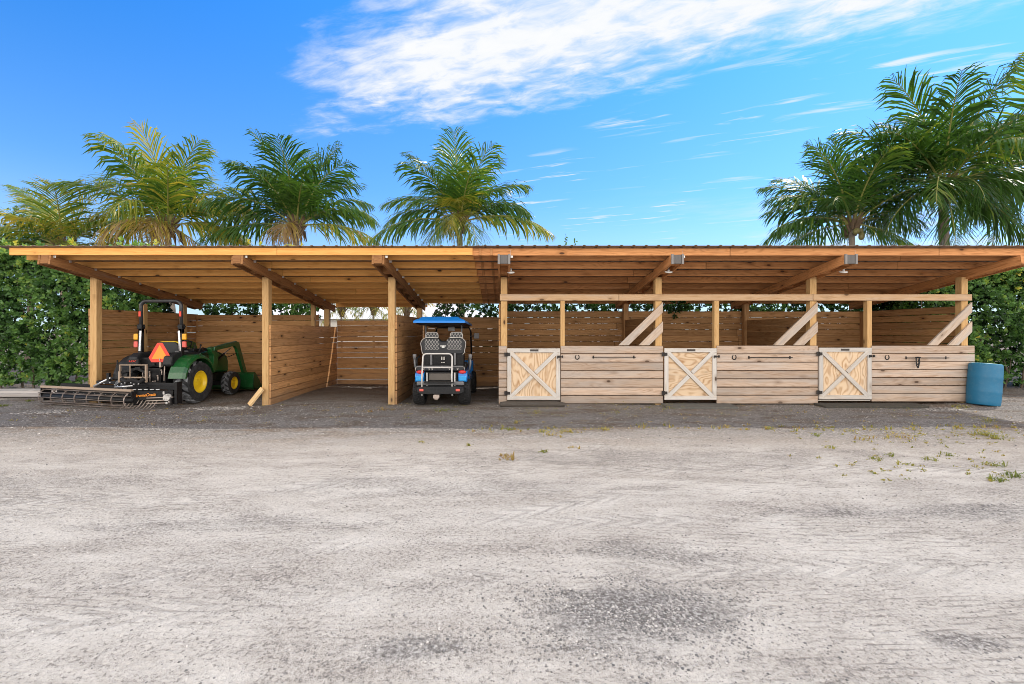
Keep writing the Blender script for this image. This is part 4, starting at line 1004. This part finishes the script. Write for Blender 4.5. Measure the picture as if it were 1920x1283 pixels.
# ------------------------------------------------------------------ drag harrow behind the tractor
def harrow():
    t = thing('arena_harrow', 'black arena harrow with cage roller and tines, hitched behind the tractor', 'harrow', (-8.4, -.5, 0))
    L, Rr = V((-9.78, -.10, .19)), V((-7.46, -.66, .175))
    d = (Rr - L).normalized(); n = V((-d.y, d.x, 0)); up = V((0, 0, 1))
    def P(s, off, z): return V((L.x, L.y, 0)) + d * s + n * off + up * z
    LL = (V((Rr.x, Rr.y, 0)) - V((L.x, L.y, 0))).length
    # cage roller
    mb = MB(); r = .165
    for i in range(11):
        a = 2 * math.pi * i / 11 + .3
        mb.tube([P(.02, r * math.cos(a), .185 + r * math.sin(a)), P(LL - .02, r * math.cos(a), .178 + r * math.sin(a))], .0085, 6)
    for q in range(8):
        s = .05 + (LL - .1) * q / 7
        mb.tube([P(s, (r - .012) * math.cos(a), .182 + (r - .012) * math.sin(a)) for a in [j * math.pi / 10 for j in range(20)]], .010, 6, closed=True)
        cr = mb.build('cage_roller', M_STEEL, t, smooth=True)
    mb = MB(); mb.tube([P(0, 0, .185), P(LL, 0, .178)], .06, 12); mb.build('roller_shaft', M_BLACK, cr, smooth=True)
    mb = MB(); mb.board(P(-.03, -.05, .385), P(LL + .03, -.05, .385), .045, .06); mb.build('top_rail', M_TANRAIL, t, bevel=.004)
    for s, lab in ((-.03, 0), (LL + .03, 1)):
        mb = MB(); mb.board(P(s, -.07, .265), P(s, .12, .265), .21, .02); mb.tube([P(s - .02, 0, .185), P(s + .02, 0, .185)], .06, 12); mb.board(P(s, -.02, .14), P(s, .10, .14), .12, .02); mb.build('end_plate', M_BLACK, t, bevel=.003)
    mb = MB(); mb.board(P(.02, .20, .27), P(LL - .1, .20, .27), .20, .012); mb.board(P(.02, .30, .385), P(LL, .30, .385), .07, .07)
    bl = mb.build('levelling_blade', M_BLACK, t)
    mb = MB()
    for i in range(12): mb.ball(P(.5 + i * .15, .19, .33), .012, 6, 5); mb.ball(P(.5 + i * .15, .19, .24), .009, 6, 5)
    mb.build('bolt_head', M_CHROME, bl)
    # right section: main beam, end plate, decal plate, tines, second roller
    y = -.55
    mb = MB(); mb.board((-8.9, .02, .47), (-6.64, y, .47), .06, .09); mb.board((-7.9, -.2, .42), (-6.68, y + .02, .40), .09, .06); mb.build('main_beam', M_BLACK, t, bevel=.004)
    mb = MB(); mb.box((-6.62, y - .02, .31), (.05, .16, .44), None, 2, 1); mb.box((-6.68, y - .06, .15), (.03, .18, .13), None, 2, 1); mb.build('end_plate', M_BLACK, t, bevel=.006)
    mb = MB(); mb.board((-7.47, y - .08, .26), (-6.72, y - .03, .26), .19, .012); pl = mb.build('decal_plate', M_BLACK, t)
    lettering('lettering', 'XtremeGrade', .085, M_ORANGE, pl, (-7.26, y - .082, .265), (R(90), R(-4), R(3.8)), .35, .003, .9)
    mb = MB()
    for i in range(3): mb.tube([(-7.2, y - .1, .10 + i * .055), (-6.70, y - .05, .11 + i * .055)], .011, 6)
    mb.build('cage_bar', M_STEEL, t, smooth=True)
    mb = MB()
    random.seed(3)
    for i in range(14): mb.ball((-6.80 + random.uniform(-.09, .09), y - .1 + random.uniform(-.03, .02), .22 + random.uniform(-.11, .11)), random.uniform(.014, .028), 7, 5)
    mb.lathe([(0, -.05), (.07, -.05), (.075, .0), (.07, .05), (0, .05)], (-6.8, y - .06, .22), 'Y', 14)
    mb.build('drive_motor', M_SILVER, t)
    for i in range(9):
        x = -7.62 + i * .075
        mb = MB(); mb.tube([(x, y - .02, .20), (x - .01, y - .07, .12), (x - .045, y - .10, .045), (x - .085, y - .13, .0)], [.008, .008, .007, .005], 6); mb.build('tine', M_STEEL, t, smooth=True)
    # hitch frame and actuators
    mb = MB()
    for x in (-7.95, -7.40): mb.box((x, -.40, .68), (.035, .045, .36), None, 2, 1)
    mb.box((-7.675, -.40, .86), (.60, .03, .02), None, 0, 1); mb.box((-7.675, -.39, .60), (.60, .035, .03), None, 0, 1)
    mb.tube([(-7.72, -.42, .86), (-7.72, -.42, .58)], .010, 6)
    mb.build('hitch_frame', M_TANRAIL, t, bevel=.003)
    mb = MB(); mb.board((-8.85, .0, .40), (-7.35, -.22, .86), .055, .045); mb.board((-7.95, -.38, .70), (-7.55, -.36, .80), .05, .03); mb.board((-7.66, -.36, .80), (-7.4, -.36, .68), .05, .03); mb.build('hitch_arm', M_BLACK, t, bevel=.004)
    mb = MB(); mb.tube([(-8.45, -.44, .42), (-8.12, -.42, .60)], .022, 10); mb.tube([(-7.99, -.47, .41), (-7.6, -.5, .44)], .018, 10); mb.build('actuator_rod', M_CHROME, t, smooth=True)
    mb = MB(); mb.box((-7.98, -.40, .80), (.06, .06, .14), None, 2, 1); mb.tube([(-7.98, -.42, .85), (-7.98, -.42, .96)], .014, 8); mb.build('jack', M_BLACK, t, bevel=.004)
    mb = MB(); mb.box((-8.16, -.42, .62), (.05, .06, .16), None, 2, 1); mb.build('rod_mount', M_BLACK, t, bevel=.004)
    mb = MB()
    for i in range(9): mb.ball((-8.15 + i * .085 + random.uniform(-.02, .02), -.52, .46 + random.uniform(-.02, .05)), random.uniform(.010, .02), 7, 5)
    for i in range(5): mb.tube([(-7.5 + i * .12, y - .09, .38), (-7.42 + i * .12, y - .09, .385)], .009, 6)
    mb.build('bolt_head', M_CHROME, t)
    mb = MB(); mb.tube([(-7.86, -.46, .58), (-7.75, -.48, .52), (-7.62, -.47, .56), (-7.5, -.46, .50), (-7.42, -.44, .58)], .045, 8); mb.build('hose_bundle', M_TYRE, t, smooth=True)
harrow()

# ------------------------------------------------------------------ hedges
def leaf(mb, b, d, nrm, L, W, t):
    s = d.cross(nrm)
    if s.length < 1e-4: return
    s.normalize(); up = s.cross(d).normalized()
    p = [b, b + d * L * .38 + s * W * .42 + up * W * .16, b + d * L * .76 + s * W * .46 + up * W * .12, b + d * L - up * L * .05, b + d * L * .76 - s * W * .46 + up * W * .12, b + d * L * .38 - s * W * .42 + up * W * .16]
    mb.add(p, [(0, 3, 2, 1), (0, 5, 4, 3)], None, t)
def sprig(mb, p, out, size, t, n=7):
    out = out.normalized(); a0 = random.uniform(0, 6.28)
    q = out.orthogonal().normalized(); w = out.cross(q)
    for i in range(n):
        a = a0 + i * 2.4; f = i / n
        d = (out * (0.35 + .6 * f) + (q * math.cos(a) + w * math.sin(a)) * (1.0 - .45 * f) + V((0, 0, .12))).normalized()
        leaf(mb, p - out * (.05 - .09 * f), d, out, size * random.uniform(.75, 1.15), size * random.uniform(.5, .68), max(0, min(1, t + random.gauss(0, .11))))
def hedge(name, label, x0, x1, y0, y1, top, dens, size=.088, faces='fltr', hollow=None, bot=.12, seed=1, light=0.45, tops=.3):
    """leaves over the front (f), left (l), right (r), top (t) of a clipped hedge, three layers deep"""
    random.seed(seed)
    base = V(((x0 + x1) / 2, y0, 0)); t = thing(name, label, 'hedge', base)
    mb = MB()
    def bulge(a, b): return .16 * math.sin(a * 1.7 + seed) * math.sin(b * 2.3 + seed * 2) + .10 * math.sin(a * 4.1 + b * 3.3 + seed)
    def zt(x): return top + .07 * math.sin(x * 1.9 + seed) + .06 * math.sin(x * 4.7)
    fc = []
    if 'f' in faces: fc.append(('f', (x1 - x0) * top))
    if 'l' in faces: fc.append(('l', (y1 - y0) * top))
    if 'r' in faces: fc.append(('r', (y1 - y0) * top))
    if 't' in faces: fc.append(('t', (x1 - x0) * (y1 - y0)))
    for f, area in fc:
        for _ in range(int(area * dens)):
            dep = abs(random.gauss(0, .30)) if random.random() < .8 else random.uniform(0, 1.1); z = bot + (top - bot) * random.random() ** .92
            if f == 'f':
                x = random.uniform(x0, x1); z = min(z, zt(x)); p = V((x, y0 + dep + bulge(x, z), z)); o = V((random.gauss(0, .45), -1, random.gauss(.25, .4)))
            elif f == 'l':
                y = random.uniform(y0, y1); p = V((x0 + dep + bulge(y, z), y, z)); o = V((-1, random.gauss(0, .45), random.gauss(.25, .4)))
            elif f == 'r':
                y = random.uniform(y0, y1); p = V((x1 - dep + bulge(y, z), y, z)); o = V((1, random.gauss(0, .45), random.gauss(.25, .4)))
            else:
                x, y = random.uniform(x0, x1), random.uniform(y0, y1); p = V((x, y, zt(x) - dep * .6 + (random.random() < .12) * random.uniform(0, .28))); o = V((random.gauss(0, .5), random.gauss(0, .5), 1))
            if hollow and random.random() < hollow * max(0, .9 - p.z) : continue
            if p.z < .55 and random.random() < .35 * (.55 - p.z) / .4: continue
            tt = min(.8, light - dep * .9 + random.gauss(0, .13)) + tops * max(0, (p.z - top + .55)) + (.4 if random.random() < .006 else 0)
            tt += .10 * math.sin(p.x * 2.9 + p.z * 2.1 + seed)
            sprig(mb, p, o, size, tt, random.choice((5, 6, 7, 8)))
    mb.build('foliage', L_HEDGE, t, recalc=False)
    mb = MB(); n = max(4, int((x1 - x0) * 2.6))
    for i in range(n):
        x = x0 + (x1 - x0) * (i + random.uniform(.2, .8)) / n; y = random.uniform(y0 + .22, min(y1, y0 + .55)); h = top * random.uniform(.65, .9)
        pts = [V((x, y, -.05))]
        for j in range(5): pts.append(pts[-1] + V((random.gauss(0, .07), random.gauss(0, .06), h / 5)))
        mb.tube(pts, [.03, .026, .02, .016, .012, .007], 6)
        for j in (1, 2, 3):
            e = pts[j] + V((random.uniform(-.4, .4), random.uniform(-.3, .2), random.uniform(.2, .5))); mb.tube([pts[j], (pts[j] + e) / 2 + V((0, 0, -.03)), e], [.014, .010, .005], 5)
    mb.build('stems', M_STEM, t)
    return t, mb
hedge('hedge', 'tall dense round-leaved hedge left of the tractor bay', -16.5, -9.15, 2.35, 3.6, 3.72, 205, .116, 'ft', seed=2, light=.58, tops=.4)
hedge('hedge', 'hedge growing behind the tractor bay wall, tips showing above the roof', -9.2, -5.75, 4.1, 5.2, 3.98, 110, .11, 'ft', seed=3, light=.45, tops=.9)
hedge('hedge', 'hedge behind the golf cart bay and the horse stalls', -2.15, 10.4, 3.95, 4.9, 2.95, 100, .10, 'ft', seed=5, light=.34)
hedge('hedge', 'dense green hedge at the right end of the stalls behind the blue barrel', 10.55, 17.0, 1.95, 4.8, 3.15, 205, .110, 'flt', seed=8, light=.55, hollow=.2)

random.seed(21)
# a drooping branch hanging over the stall back wall, rooted in the hedge behind
t = thing('leafy_branch', 'dark leafy branch drooping over the stall back wall by the middle door', 'branch', (4.75, 2.9, 2.3))
mb = MB()
for i in range(16):
    a = random.uniform(0, 6.28); p = V((4.78 + random.gauss(0, .14), 2.66 + random.gauss(0, .04), 2.20 + random.gauss(0, .10)))
    sprig(mb, p, V((math.cos(a), -.8, -.3 + random.random())), .10, .22, 7)
for i in range(14): sprig(mb, V((4.8 + random.gauss(0, .2), 3.0 + random.random() * .6, 2.42 + random.random() * .2)), V((random.gauss(0, 1), -1, .4)), .10, .25, 7)
mb.build('leaves', L_HEDGE, t, recalc=False)
mb = MB(); mb.tube([(4.85, 4.1, 2.3), (4.82, 3.4, 2.46), (4.8, 2.9, 2.42), (4.78, 2.68, 2.22)], [.02, .016, .012, .006], 6); mb.build('twig', M_STEM, t)
# two shoots sticking up above the roof
t = thing('shoot', 'small leafy shoot sticking up above the middle of the roof', 'shoot', (1.9, 4.5, 2.6))
mb = MB(); mb2 = MB()
for px, h, nn in ((1060, 443, 4), (1077, 452, 2)):
    b = XZ(px, 470, 4.5); e = XZ(px + 1, h, 4.5); root = V((b.x, 4.5, 2.6)); mb2.tube([root, b, e], [.014, .009, .004], 5)
    for i in range(nn * 2): sprig(mb, b + (e - b) * (i + 1) / (nn * 2), V((random.choice((-1, 1)), random.gauss(0, .4), .7)), .10, .55, 2)
mb.build('leaves', L_HEDGE, t, recalc=False); mb2.build('stem', M_STEM, t)

# dark broadleaf tree at the far left
def bushy_tree(name, label, X, Y, h, r, t0, seed):
    random.seed(seed); t = thing(name, label, 'tree', (X, Y, 0))
    mb = MB(); mb.tube([(X, Y, -.1), (X + .1, Y, h * .4), (X, Y + .1, h * .75)], [.16, .12, .06], 8)
    for i in range(9):
        a = i * 2.4; mb.tube([(X, Y, h * (.35 + .04 * i)), (X + r * .4 * math.cos(a), Y + r * .4 * math.sin(a), h * (.55 + .035 * i)), (X + r * .8 * math.cos(a), Y + r * .8 * math.sin(a), h * (.62 + .035 * i))], [.06, .04, .015], 6)
    mb.build('trunk', M_STEM, t)
    mb = MB()
    cl = [V((X + random.gauss(0, r * .45), Y + random.gauss(0, r * .45), h * .72 + random.gauss(0, r * .42))) for _ in range(26)]
    for c in cl:
        for _ in range(42):
            o = V((random.gauss(0, 1), random.gauss(0, 1), random.gauss(.2, 1))).normalized(); sprig(mb, c + o * r * .3 * random.uniform(.5, 1), o, .13, t0 + o.z * .12, 6)
    mb.build('crown', L_HEDGE, t, recalc=False)
bushy_tree('broadleaf_tree', 'dark broadleaf tree at the far left edge behind the palms', -21.0, 10.5, 7.0, 1.9, .35, 4)

# ------------------------------------------------------------------ palms
def frond(mb, base, az, el, L, droop, tint, leaf_l, nl=40, roll=0.0, hang=.5):
    d = V((math.cos(az) * math.cos(el), math.sin(az) * math.cos(el), math.sin(el)))
    n = 15; pts = [base.copy()]; tang = []
    for i in range(n):
        s = i / n; e = el - droop * (s ** 1.4)
        e = max(e, R(-84))
        d = V((math.cos(az) * math.cos(e), math.sin(az) * math.cos(e), math.sin(e)))
        tang.append(d); pts.append(pts[-1] + d * L / n)
    tang.append(d)
    mb.tube(pts, [.034 * (1 - .85 * i / n) * (L / 3.2) for i in range(n + 1)], 5, tint=.0, mat=1)
    side = V((-math.sin(az), math.cos(az), 0))
    for k in range(nl):
        s = .13 + .87 * (k + random.uniform(-.3, .3)) / nl; s = max(.1, min(.995, s))
        i = min(n - 1, int(s * n)); f = s * n - i; p = pts[i].lerp(pts[i + 1], f); tg = tang[i]
        upv = side.cross(tg).normalized()
        if upv.z < 0: upv = -upv
        ll = leaf_l * (math.sin(math.pi * min(1, (s * .86 + .12))) ** .7) * random.uniform(.85, 1.08)
        for sd in (-1, 1):
            if random.random() < .05: continue
            ax = side * sd * math.cos(roll) + upv * sd * math.sin(roll)
            dd = (ax * (1.0 - .35 * s) + tg * (.55 + .75 * s) * random.uniform(.7, 1.25) + upv * random.uniform(.0, .35)).normalized()
            g = V((random.uniform(-.25, .25), random.uniform(-.25, .25), -1)) * hang * random.uniform(.5, 1.9)
            dd = (dd + g * .45 * max(0, 1 - max(0, tg.z) * 1.3)).normalized(); d2 = (dd + g * .6).normalized(); d3 = (dd + g * 1.7).normalized()
            p1 = p + dd * ll * .35; p2 = p1 + d2 * ll * .35; p3 = p2 + d3 * ll * .3
            w = tg * .021 * (ll / .7) ** .5 * random.uniform(.8, 1.2) * max(1.0, L / 2.9)
            tt = max(0, min(1, tint + random.gauss(0, .11) + .10 * s * (tint > .3)))
            mb.add([p - w * .6, p + w * .6, p1 + w, p1 - w, p2 + w * .75, p2 - w * .75, p3], [(0, 1, 2, 3), (3, 2, 4, 5), (5, 4, 6)], None, tt)
def palm(label, px, py, Y, Lpx, fr, seed, lean=0.0, nuts=0, trunk_r=.17, tops=0, husk=0, name='coconut_palm', cat='palm', nl=46, ll=.41):
    random.seed(seed); c = XZ(px, py, Y); D = Y - CAMY; L = Lpx / FPX * D
    t = thing(name, label, cat, (c.x + lean, Y, 0), 'palm trees behind the shed')
    mb = MB(); pts = [V((c.x + lean * (1 - s) ** 1.5, Y, c.z * s - .1 * (1 - s))) for s in [i / 26 for i in range(27)]]
    mb.tube(pts, [trunk_r * (1.35 if i == 0 else 1.0 - .35 * i / 26) * (1 + .07 * (i % 2)) for i in range(27)], 10)
    mb.build('trunk', M_BARK, t)
    mb = MB()
    for i in range(16):   # leaf bases
        a = i * 2.4; r = trunk_r * .85; b = c + V((r * math.cos(a), r * math.sin(a), -.45 + .035 * i)); mb.tube([b, b + V((.13 * math.cos(a), .13 * math.sin(a), .32)), b + V((.33 * math.cos(a), .33 * math.sin(a), .55))], [.07, .05, .025], 5)
    for i in range(husk):
        a = random.uniform(0, 6.28); b = c + V((.16 * math.cos(a), .16 * math.sin(a), -.1)); l = random.uniform(.5, 1.1)
        mb.tube([b, b + V((.30 * math.cos(a), .3 * math.sin(a), -.1)) * l, b + V((.5 * math.cos(a), .5 * math.sin(a), -.75)) * l], [.05, .08, .012], 4)
    mb.build('crown_base', M_HUSK, t)
    for i in range(nuts):
        a = random.uniform(0, 6.28); q = c + V((.34 * math.cos(a), .34 * math.sin(a), -.28 - random.uniform(0, .3)))
        m2 = MB(); m2.ball(q, (.105, .105, .13), 10, 8); m2.tube([c + V((0, 0, -.15)), q + V((0, 0, .1))], .012, 5); m2.build('coconut', M_NUT, t, smooth=True)
    for (az, el, ls, dr, tn, hg) in fr:
        mb = MB(); a = R(az + random.uniform(-6, 6))
        frond(mb, c + V((.10 * math.cos(a), .10 * math.sin(a), .05)), a, R(el), L * ls * random.uniform(.95, 1.05), R(dr), tn, L * ll * random.uniform(.92, 1.05), nl, random.uniform(-.25, .25), hg)
        mb.build('frond', [L_PALM, L_RACH], t, recalc=False)
# az: 0 = right, 90 = away, 180 = left, 270 = towards the camera
def spread(n, seed, t, elo=-20, ehi=84, hang=.55, tv=.06):
    random.seed(seed); out = []; n = int(n * 1.15)
    for i in range(n):
        f = (i + .5) / n; el = ehi - (ehi - elo) * f ** .95
        dr = 38 + 42 * min(1, max(0, (80 - el) / 45)) - 25 * max(0, (15 - el) / 45) + random.uniform(-12, 12)
        out.append((i * 137.5 + seed * 31, el, 1.02 - .12 * f, dr, t + random.gauss(0, tv), hang * random.uniform(.7, 1.3) * (1 + .4 * f)))
    return out
palm('yellowing coconut palm at the far left, half hidden by the next palm', 118, 466, 9.5, 156, spread(13, 1, .50, -12, 80, .4) + [(165, 72, 1.0, 75, .66, .35), (150, 58, 1.05, 70, .62, .35), (35, 66, .8, 70, .68, .4), (185, 28, 1.1, 60, .45, .6), (200, 12, 1.1, 55, .42, .6), (285, 45, .7, 70, .66, .5)], 11, .2)
palm('second palm from the left with yellow fronds and a brown skirt', 315, 426, 10, 178.88, spread(13, 2, .46, 22, 86, .5) + [(150, 66, 1.05, 45, .82, .45), (18, 48, .95, 95, .76, .7), (178, 30, 1.05, 85, .64, .7), (270, 84, .95, 40, .62, .3), (95, 70, .95, 60, .5, .4), (200, 22, .6, 100, .84, .9), (285, 18, .45, 110, .86, .9), (300, 8, .5, 100, .9, .9), (175, 5, 1.0, 70, .7, .9), (5, 14, .8, 70, .68, .8), (10, -30, .7, 40, .92, .9), (170, -35, .6, 40, .95, .9)], 12, .35, husk=14)
palm('dark green palm with a dead tan frond, above the second bay', 556, 426, 10, 171.6, spread(15, 3, .24, 30, 86, .45) + [(178, 24, 1.05, 60, .33, .75), (183, 6, 1.0, 40, .3, .85), (10, 38, .95, 85, .32, .7), (0, 5, .9, 45, .62, .8), (135, 68, 1.0, 60, .28, .5), (45, 66, 1.0, 70, .3, .5), (272, 10, .42, 130, .95, 1.0), (268, 6, .36, 130, .92, 1.0), (120, 40, .9, 70, .3, .6)], 13, -.2, husk=8)
palm('round-crowned palm standing alone behind the golf cart bay', 862, 419, 10, 164.32, spread(13, 4, .28, 30, 86, .42) + [(175, 30, .95, 85, .33, .7), (188, 8, 1.05, 60, .36, .8), (5, 40, .9, 80, .28, .6), (-8, 14, 1.1, 62, .52, .75), (265, 20, .6, 110, .62, .8), (300, -5, .7, 80, .42, .8), (235, -5, .65, 80, .38, .8), (275, 62, .5, 120, .60, .7), (255, 0, .5, 80, .6, .8), (130, 60, 1.0, 70, .3, .5), (55, 62, 1.0, 75, .3, .5)], 14, .15, husk=4)
palm('smaller coconut palm with hanging nuts, left of the tallest palm', 1597, 422, 10, 178.88, spread(13, 5, .24, 22, 86, .45) + [(180, 32, .95, 65, .22, .6), (186, 12, .98, 50, .2, .75), (195, -8, .85, 30, .24, .8), (150, 55, 1.0, 60, .25, .5), (95, 86, 1.0, 20, .28, .3), (40, 62, .95, 60, .42, .4), (-30, -20, .7, 40, .4, .9), (5, 18, .9, 60, .2, .8)], 15, .1, nuts=9, trunk_r=.16)
palm('tallest coconut palm at the right, with broad dark fronds', 1768, 349, 9.5, 213.2, spread(17, 6, .20, -5, 84, .5) + [(62, 72, 1.1, 45, .26, .4), (180, 45, .8, 70, .28, .6), (200, -15, .9, 50, .16, .8), (-15, -28, .95, 45, .16, .8), (-40, -35, .85, 40, .2, .9), (230, -40, .8, 30, .2, .9), (300, 0, .75, 70, .16, .8), (250, 2, .7, 80, .17, .8), (8, 20, 1.0, 60, .2, .7)], 16, .35, nuts=8, trunk_r=.22)
palm('palm cut off by the right edge of the frame', 1955, 314, 12.5, 197.6, spread(19, 7, .34, -35, 80, .55), 17, .2, trunk_r=.18)
# young palms between the shed and the neighbour
for px, py, lab, sd in ((640, 580, 'young slender palm behind the middle bay, leftmost of three', 31), (700, 577, 'young slender palm behind the middle bay, between two others', 32), (762, 582, 'young palm with yellow fronds behind the partition left of the golf cart', 33)):
    palm(lab, px, py, 16, 58, spread(12, sd, .58, -45, 70, .7, .1), sd, .05, trunk_r=.07, name='young_palm', nl=22, ll=.3)

# ------------------------------------------------------------------ neighbour's house
def house():
    t = thing('neighbour_house', 'pale house with a hipped light grey roof, seen through the middle bay', 'house', (-10, 33, 0))
    x0, x1, y0, y1, h, rz = -22.0, -1.0, 29.0, 40.0, 2.7, 5.0
    mb = MB(); mb.box(((x0 + x1) / 2, (y0 + y1) / 2, h / 2), (x1 - x0, y1 - y0, h), None, 0, 1); w = mb.build('wall', M_HOUSEW, t)
    e = .6; mb = MB(); ym = (y0 + y1) / 2
    ve = [(x0 - e, y0 - e, h - .1), (x1 + e, y0 - e, h - .1), (x1 + e, y1 + e, h - .1), (x0 - e, y1 + e, h - .1), (x0 + 5.5, ym, rz), (x1 - 5.5, ym, rz)]
    mb.add(ve, [(0, 1, 5, 4), (1, 2, 5), (2, 3, 4, 5), (3, 0, 4), (3, 2, 1, 0)]); mb.build('roof', M_SHINGLE, t)
    for xx in (-18, -13, -8, -4):
        mb = MB(); mb.box((xx, y0 - .02, 1.5), (1.6, .06, 1.2), None, 0, 1); wn = mb.build('window', M_WHITE, t)
        mb = MB(); mb.box((xx, y0 - .04, 1.5), (1.4, .06, 1.0), None, 0, 1); mb.build('pane', M_GLASS, wn)
house()

# ------------------------------------------------------------------ camera, sun, sky
cam = bpy.data.cameras.new('camera'); co = bpy.data.objects.new('camera', cam); COL.objects.link(co)
co.location = (0, CAMY, CAMZ); co.rotation_euler = (R(90), 0, 0)
cam.sensor_width = 36; cam.lens = FPX / 1920 * 36; cam.shift_x = 15 / 1920; cam.shift_y = -19.5 / 1920
cam.clip_start = .05; cam.clip_end = 3000
scene.camera = co
SD = V((0.67, 0.40, 1.0)).normalized()
sun = bpy.data.lights.new('sun', 'SUN'); sun.energy = 3.5; sun.angle = R(.55); sun.color = (1.0, .945, .86)
so = bpy.data.objects.new('sun', sun); COL.objects.link(so); so.rotation_euler = (-SD).to_track_quat('-Z', 'Y').to_euler(); so.location = (6, 4, 12)

def sky():
    w = bpy.data.worlds.new('World'); scene.world = w; w.use_nodes = True; nt = w.node_tree
    bg = nt.nodes['Background']; S = 0.15; bg.inputs[1].default_value = S
    sk = node(nt, 'TexSky'); sk.sky_type = 'NISHITA'; sk.sun_disc = False; sk.sun_elevation = math.asin(SD.z); sk.sun_rotation = math.atan2(SD.x, SD.y)
    sk.air_density = 1.0; sk.dust_density = .4; sk.ozone_density = 3.0
    c, x, y, z = coords(nt, 'Generated')
    zz = z.mx(.03)
    # clear-sky colour: the Nishita sky, graded to the deep-to-pale blue of the photograph
    elev = (z / ((x * x + y * y).pw(.5)).mx(.05))
    g = elev.step(.0, .85)
    tintc = mixc(nt, g, (0.74, 1.10, 1.45), (0.30, 1.20, 2.04))
    col = mixc(nt, 1.0, sk.outputs[0], tintc, 'MULTIPLY')
    left = (x / y.abs().mx(.05)).step(-.1, -1.25) * elev.step(.25, .75)
    col = mixc(nt, left * .60, col, mixc(nt, 1.0, col, (.10, .74, .93), 'MULTIPLY'))
    col = mixc(nt, elev.step(.30, .0) * .55, col, (5.0, 5.7, 6.3))
    # clouds on a flat layer
    u, v = x / zz, y / zz
    ca, sa = math.cos(R(-22)), math.sin(R(-22))
    ur, vr = u * ca + v * sa, v * ca - u * sa
    n1 = noise(nt, comb(nt, ur * 1.5, vr * 4.2, 1.0), 1.0, 6.0, .62, .5)
    n2 = noise(nt, comb(nt, ur * 6.0, vr * 11.0, 2.0), 1.0, 5.0, .60, .5)
    bd = ((u - .5) / 1.3)
    s1 = (2.40 - (u + 1.12) * .415 + (1.0 - bd * bd) * .17) - v
    s2 = u + .42 + (v - 1.4) * .66
    e1 = (s1 + (n1 - .5) * .60 + (n2 - .5) * .42).step(-.10, .30)
    e2 = (s2 + (n1 - .5) * .9 + (n2 - .5) * .4).step(-.12, .45)
    e3 = (1.75 - u + (n1 - .5) * .8).step(.0, .5)
    inner = (n1 * .6 + n2 * .6).step(.42, .70) * .55 + .50
    big = e1 * e2 * inner * e3 * (y.step(-.1, .2))
    # scattered wisps to the right
    n3 = noise(nt, comb(nt, ur * 1.9, vr * 9.5, 7.0), 1.0, 4.0, .55, .3)
    wsp = n3.step(.56, .70) * (u + v * .25).step(.3, 1.0) * elev.step(.12, .24) * elev.step(.75, .5) * .8 * noise(nt, comb(nt, u * 1.3, v * 1.3, 11.0), 1.0, 2.0).step(.42, .62)
    hz = noise(nt, comb(nt, x * 3.0, y * 3.0, elev * 26.0), 1.0, 5.0, .6).step(.50, .70) * elev.step(.32, .18) * elev.step(.02, .10) * (x / y.abs().mx(.05)).step(.1, .8) * .7
    cl = big.mx(wsp).mx(hz).clamp()
    white = mixc(nt, (n2 * .5 + n1 * .5).step(.3, .7), (5.6, 6.0, 6.5), (6.6, 6.65, 6.7))
    col = mixc(nt, cl, col, white)
    # unseen cloud bank overhead and behind the camera, added to fill the shade
    bk = (y * -1.0 + (elev - 1.0).mx(0.0) * .55 + (n1 - .5) * .35).step(.02, .32) * z.step(-.02, .12)
    col = mixc(nt, bk * .92, col, mixc(nt, elev.step(1.0, .12), (7.0, 6.75, 6.5), (25.5, 23.6, 21.4)))
    nt.links.new(col, bg.inputs[0])
sky()
scene.view_settings.view_transform = 'Standard'; scene.view_settings.look = 'None'; scene.view_settings.exposure = 0; scene.view_settings.gamma = 1
scene.render.engine = 'CYCLES'
scene.cycles.use_denoising = True
scene.cycles.filter_width = 0.9
scene.cycles.max_bounces = 7; scene.cycles.diffuse_bounces = 4; scene.cycles.adaptive_threshold = .02; scene.cycles.transparent_max_bounces = 8
